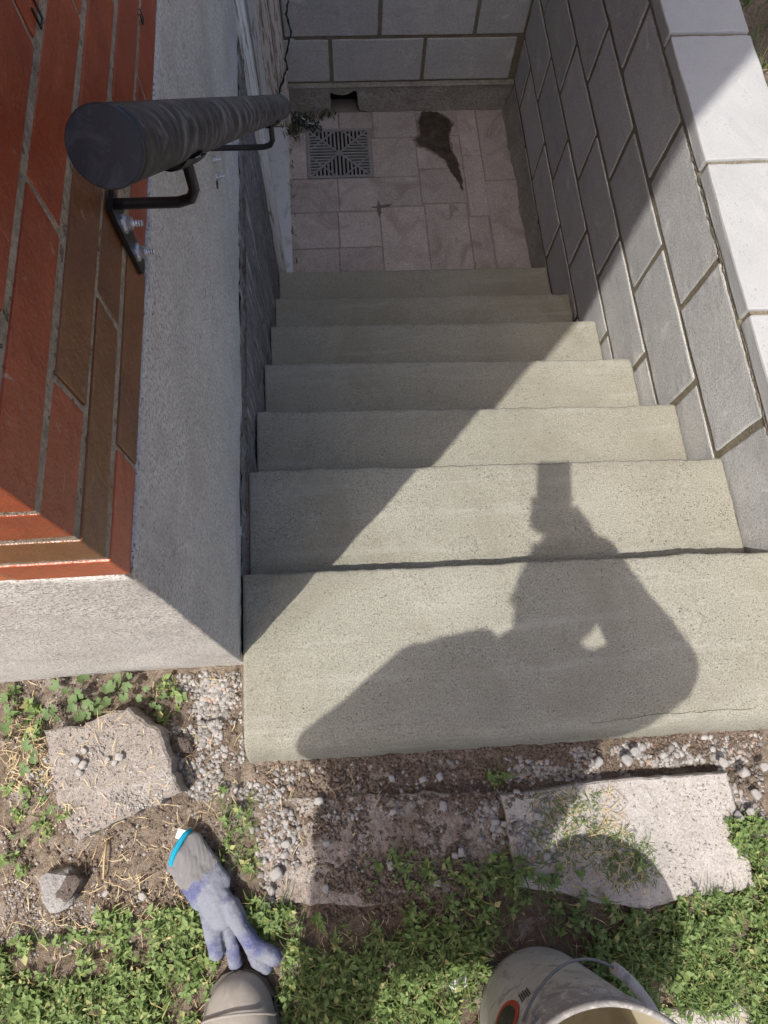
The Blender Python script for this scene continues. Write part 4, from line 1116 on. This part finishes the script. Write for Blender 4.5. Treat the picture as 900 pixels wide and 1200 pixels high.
# printed oval and small lines of print on the wall
def decal(name, a0, t0, wa, ht, mat, off, n=28, inner=0.0, rot=0.0):
    V = []; F = []
    for i in range(n):
        a = 2 * PI * i / n
        for rr in ((inner if inner else .0), 1.0):
            u, v = rr * math.cos(a) * wa, rr * math.sin(a) * ht
            u, v = u * math.cos(rot) - v * math.sin(rot), u * math.sin(rot) + v * math.cos(rot)
            V.append(on_bucket(a0 + u / R0, t0 + v / BH, off))
    for i in range(n): j = (i + 1) % n; F.append((2 * i, 2 * i + 1, 2 * j + 1, 2 * j))
    return mesh(name, V, F, mat, bucket)
DA, DT = math.radians(141), .62
decal('oval_ring', DA, DT, .026, .052, M['red_print'], .0012, inner=.78)
decal('oval_print', DA, DT, .0195, .039, M['black_print'], .0009)
for i in range(5):
    a0 = DA - .30 - .028 * i
    V = []; bmx = []
    for (u, v) in ((-.0008, -.018 + .004 * (i % 2)), (.0008, -.018 + .004 * (i % 2)), (.0008, .018 - .003 * (i % 3)), (-.0008, .018 - .003 * (i % 3))): V.append(on_bucket(a0 + u / R0, .60 + v / BH, .0012))
    mesh('print_line', V, [(0, 1, 2, 3)], M['black_print'], bucket)

# ---------------------------------------------------------------- photographer: standing behind the camera
random.seed(11)
FT = Vector((-1.090, -1.698, -.055)); FR = Vector((-.80, -2.02, -.055))
person = empty('person', (-.95, -1.85, -.06), 'person behind the camera, only one dusty boot toe and a long shadow in view', 'person')
def Js(px, py, z, g=0.0):
    """joint at height z whose shadow falls on photograph pixel (px,py) of the surface at height g"""
    P = un(px, py, 'z', g); return P - DS * ((z - g) / -DS.z)
hipL, hipR, pelvis = Js(440, 968, .70, -.06), Js(575, 1030, .72, -.06), Js(500, 1010, .76, -.06)
chest, neck, head = Js(590, 880, 1.12), Js(636, 765, 1.35), Js(650, 695, 1.50)
shL, shR = Js(515, 850, 1.24), Js(712, 820, 1.27)
elL, elR = Js(382, 886, 1.03), Js(772, 782, 1.09)
wrL = Js(512, 764, 1.08); wrR = Vector((-.795, -1.265, 1.150))
KNL, KNR = Vector((-1.10, -1.80, .42)), Js(690, 1115, .40, -.06)
def kn(h, f, s): return KNL if f is FT else KNR
bm = bmesh.new()
limb(bm, [pelvis, chest, neck], [.11, .12, .07]); limb(bm, [chest, neck + Vector((0, 0, .02)), head], [.09, .055, .055]); limb(bm, [shL, neck, shR], [.045, .06, .045])
for h, f, s in ((hipL, FT, .10), (hipR, FR, .08)):
    limb(bm, [h, kn(h, f, s), f + Vector((0, -.06, .10))], [.075, .05, .036]); limb(bm, [h, pelvis], [.08, .09])
for s, e, w in ((shL, elL, wrL), (shR, elR, wrR)): limb(bm, [s, e, w], [.045, .034, .025])
ball(bm, head, (.073, .092, .108), 3); ball(bm, head + Vector((0, .03, -.055)), (.05, .06, .055), 3)
ball(bm, head + Vector((0, .098, -.012)), (.012, .018, .022), 2)
for s in (-1, 1): ball(bm, head + Vector((s * .074, .0, -.01)), (.010, .018, .030), 2)
ball(bm, head + Vector((0, .085, -.058)), (.024, .012, .007), 2)
# phone in camera coordinates; the right hand grips its lower part from behind the lens
def cl(x, y, z): return CAM + ROT @ Vector((x, y, z))
PHX0, PHX1, PHY0, PHY1, PZ = -.041, .036, -.136, .022, .014
pc = cl((PHX0 + PHX1) / 2, PHY0 + .03, PZ + .02)
palm = cl(.012, PHY0 - .012, PZ + .034)
limb(bm, [wrR, palm], [.028, .034]); limb(bm, [palm, cl(.020, PHY0 + .03, PZ + .036)], [.030, .020])
for i, yy in enumerate((.070, .050, .031, .014)):      # four fingers along the left edge of the phone
    limb(bm, [palm, cl(-.02, PHY0 + yy * .7, PZ + .028), cl(PHX0 - .009, PHY0 + yy, PZ + .016), cl(PHX0 - .008, PHY0 + yy + .002, PZ + .004)], [.013, .0095, .0085, .0075])
limb(bm, [palm, cl(PHX1 + .012, PHY0 + .03, PZ + .028), cl(PHX1 + .007, PHY0 + .052, PZ + .010)], [.015, .0115, .009])
# left hand, loosely curled in front of the chest
dl = (Js(578, 756, 1.09) - wrL).normalized(); pl = wrL + dl * .06; sd = dl.cross(Vector((0, 0, 1))).normalized()
limb(bm, [wrL, pl], [.026, .033])
for i, k in enumerate((-1.5, -.5, .5, 1.5)):
    b0 = pl + sd * k * .017 + dl * .018; L1 = .033 - .004 * abs(k - .3)
    limb(bm, [b0, b0 + dl * L1 - Vector((0, 0, .006)), b0 + dl * (L1 + .014) - Vector((0, 0, .028))], [.0095, .0085, .0075])
limb(bm, [wrL + dl * .03 + sd * .022, pl + sd * .046 + dl * .01, pl + sd * .052 + dl * .034], [.013, .011, .009])
remeshed('body', bm, .0048, M['skin'], person, 2)
bm = bmesh.new(); limb(bm, [Js(545, 800, 1.1), chest], [.075, .12])
limb(bm, [pelvis + Vector((0, 0, .0)), chest, neck - Vector((0, .02, .05))], [.155, .160, .10]); limb(bm, [shL, neck - Vector((0, .02, .06)), shR], [.068, .09, .068])
limb(bm, [pelvis + Vector((-.06, 0, .05)), Js(470, 890, 1.05)], [.12, .12]); limb(bm, [shL, Js(440, 900, .95), pelvis], [.08, .08, .12]); limb(bm, [Js(420, 900, .95), Js(415, 930, .88), pelvis], [.07, .075, .12]); limb(bm, [pelvis + Vector((.04, 0, .05)), chest + Vector((.04, 0, .02))], [.13, .14])
limb(bm, [shL, elL, elL.lerp(wrL, .82)], [.080, .062, .052]); limb(bm, [shR, elR, elR.lerp(wrR, .75)], [.092, .078, .050])
remeshed('jacket', bm, .010, M['jacket'], person, 3, .006, 9)
bm = bmesh.new(); limb(bm, [hipL, pelvis, hipR], [.115, .14, .115])
for h, f, s in ((hipL, FT, .10), (hipR, FR, .08)): limb(bm, [h, kn(h, f, s), f + Vector((0, -.06, .26))], [.10, .070, .054])
remeshed('trousers', bm, .011, M['trousers'], person, 3, .006, 8)
bm = bmesh.new(); ball(bm, head + Vector((0, -.016, .022)), (.082, .094, .100), 3)
ball(bm, head + Vector((0, -.035, -.03)), (.076, .070, .075), 3); hairo = remeshed('hair', bm, .008, M['hair'], person, 2, .004, 40)
for v in hairo.data.vertices:
    if v.co.y > head.y + .055 and v.co.z < head.z + .055: v.co.y = head.y + .055
for s in (-1, 1):
    bm = bmesh.new(); ball(bm, head + Vector((s * .03, .084, .008)), (.012, .007, .007), 2); from_bm('eye', bm, M['white_cloth'], person, True)
def boot(F, yaw):
    """rubber boot: toe forward (+y), toe cap ridge, sole and shaft"""
    prof = [(y * 1.17, w * 1.2, h * 1.15, q) for y, w, h, q in [(.118, .006, .020, .012), (.114, .022, .036, .020), (.102, .035, .050, .027), (.082, .045, .060, .034), (.055, .0505, .066, .040), (.02, .052, .072, .046), (-.02, .049, .084, .054), (-.06, .044, .112, .07), (-.10, .042, .16, .1)]]
    n = 28; V = []; Fs = []; R_ = Matrix.Rotation(yaw, 3, 'Z')
    for (y, w, h, zc_) in prof:
        for i in range(n):
            a = 2 * PI * i / n; cx_ = math.copysign(abs(math.cos(a)) ** .8, math.cos(a)); s_ = math.sin(a)
            z = .012 + (h - .012) * max(0, s_) ** .85 if s_ > 0 else .012 + s_ * .004
            V.append(F + R_ @ Vector((w * cx_, y, z)))
    for j in range(len(prof) - 1):
        for i in range(n): k = (i + 1) % n; Fs.append((j * n + i, j * n + k, (j + 1) * n + k, (j + 1) * n + i))
    Fs.append(tuple(range(n)))
    o = mesh('boot', V, Fs, M['boot'], person, True); s = o.modifiers.new('s', 'SUBSURF'); s.levels = s.render_levels = 2
    bm = bmesh.new(); sh = F + Vector((0, -.10, 0)); tube(bm, [sh + Vector((0, 0, .02)), sh + Vector((0, 0, .08)), sh + Vector((0, .005, .16)), sh + Vector((0, .01, .33))], [.046, .054, .056, .068], 24)
    b = from_bm('shaft', bm, M['boot'], None, True); b.parent = o
    # toe cap ridge
    bm = bmesh.new(); pts = []
    for i in range(19):
        a = PI * i / 18; pts.append(F + R_ @ Vector((0.0600 * math.cos(a), .072 + .026 * math.sin(a), .016 + .060 * math.sin(a) ** .8)))
    tube(bm, pts, .0022, 8); b = from_bm('toe_cap', bm, M['boot'], None, True); b.parent = o
    Pl = [R_ @ Vector((w * s_, y, 0)) for s_, seq in ((1, prof[:7]), (-1, prof[:7][::-1])) for (y, w, h, z) in seq]
    Pl += [R_ @ Vector((-.044, -.14, 0)), R_ @ Vector((.044, -.14, 0))]
    bm = bmesh.new(); A = [bm.verts.new(F + Vector((p.x * 1.06, p.y * 1.02, -.004))) for p in Pl]; B = [bm.verts.new(F + Vector((p.x * 1.06, p.y * 1.02, .014))) for p in Pl]
    bm.faces.new(A); bm.faces.new(B)
    for i in range(len(Pl)): j = (i + 1) % len(Pl); bm.faces.new((A[i], A[j], B[j], B[i]))
    b = from_bm('sole', bm, M['boot_sole'], None, False); b.parent = o
    return o
boot(FT, .03)['label'] = 'dusty grey rubber boot toe at the bottom edge'
boot(FR, -.25)
# phone
ph = empty('smartphone', cl(0, 0, PZ), 'dark smartphone held out in the right hand, seen as a shadow on the steps', 'phone')
def cbox(name, a, b, mat, bev):
    bm = bm_box(bmesh.new(), a, b, bev, 0, 3); o = from_bm(name, bm, mat, None); o.parent = ph
    o.matrix_parent_inverse = Matrix.Translation(-ph.location); o.matrix_basis = Matrix.Translation(CAM) @ ROT.to_4x4(); return o
cbox('shell', (PHX0, PHY0, PZ - .001), (PHX1, PHY1, PZ + .008), M['phone'], .003)
cbox('screen', (PHX0 + .003, PHY0 + .003, PZ + .0082), (PHX1 - .003, PHY1 - .003, PZ + .0087), M['glass'], .0002)
cbox('camera_bump', (-.014, -.030, PZ - .0025), (.014, .014, PZ - .0012), M['phone'], .0005)
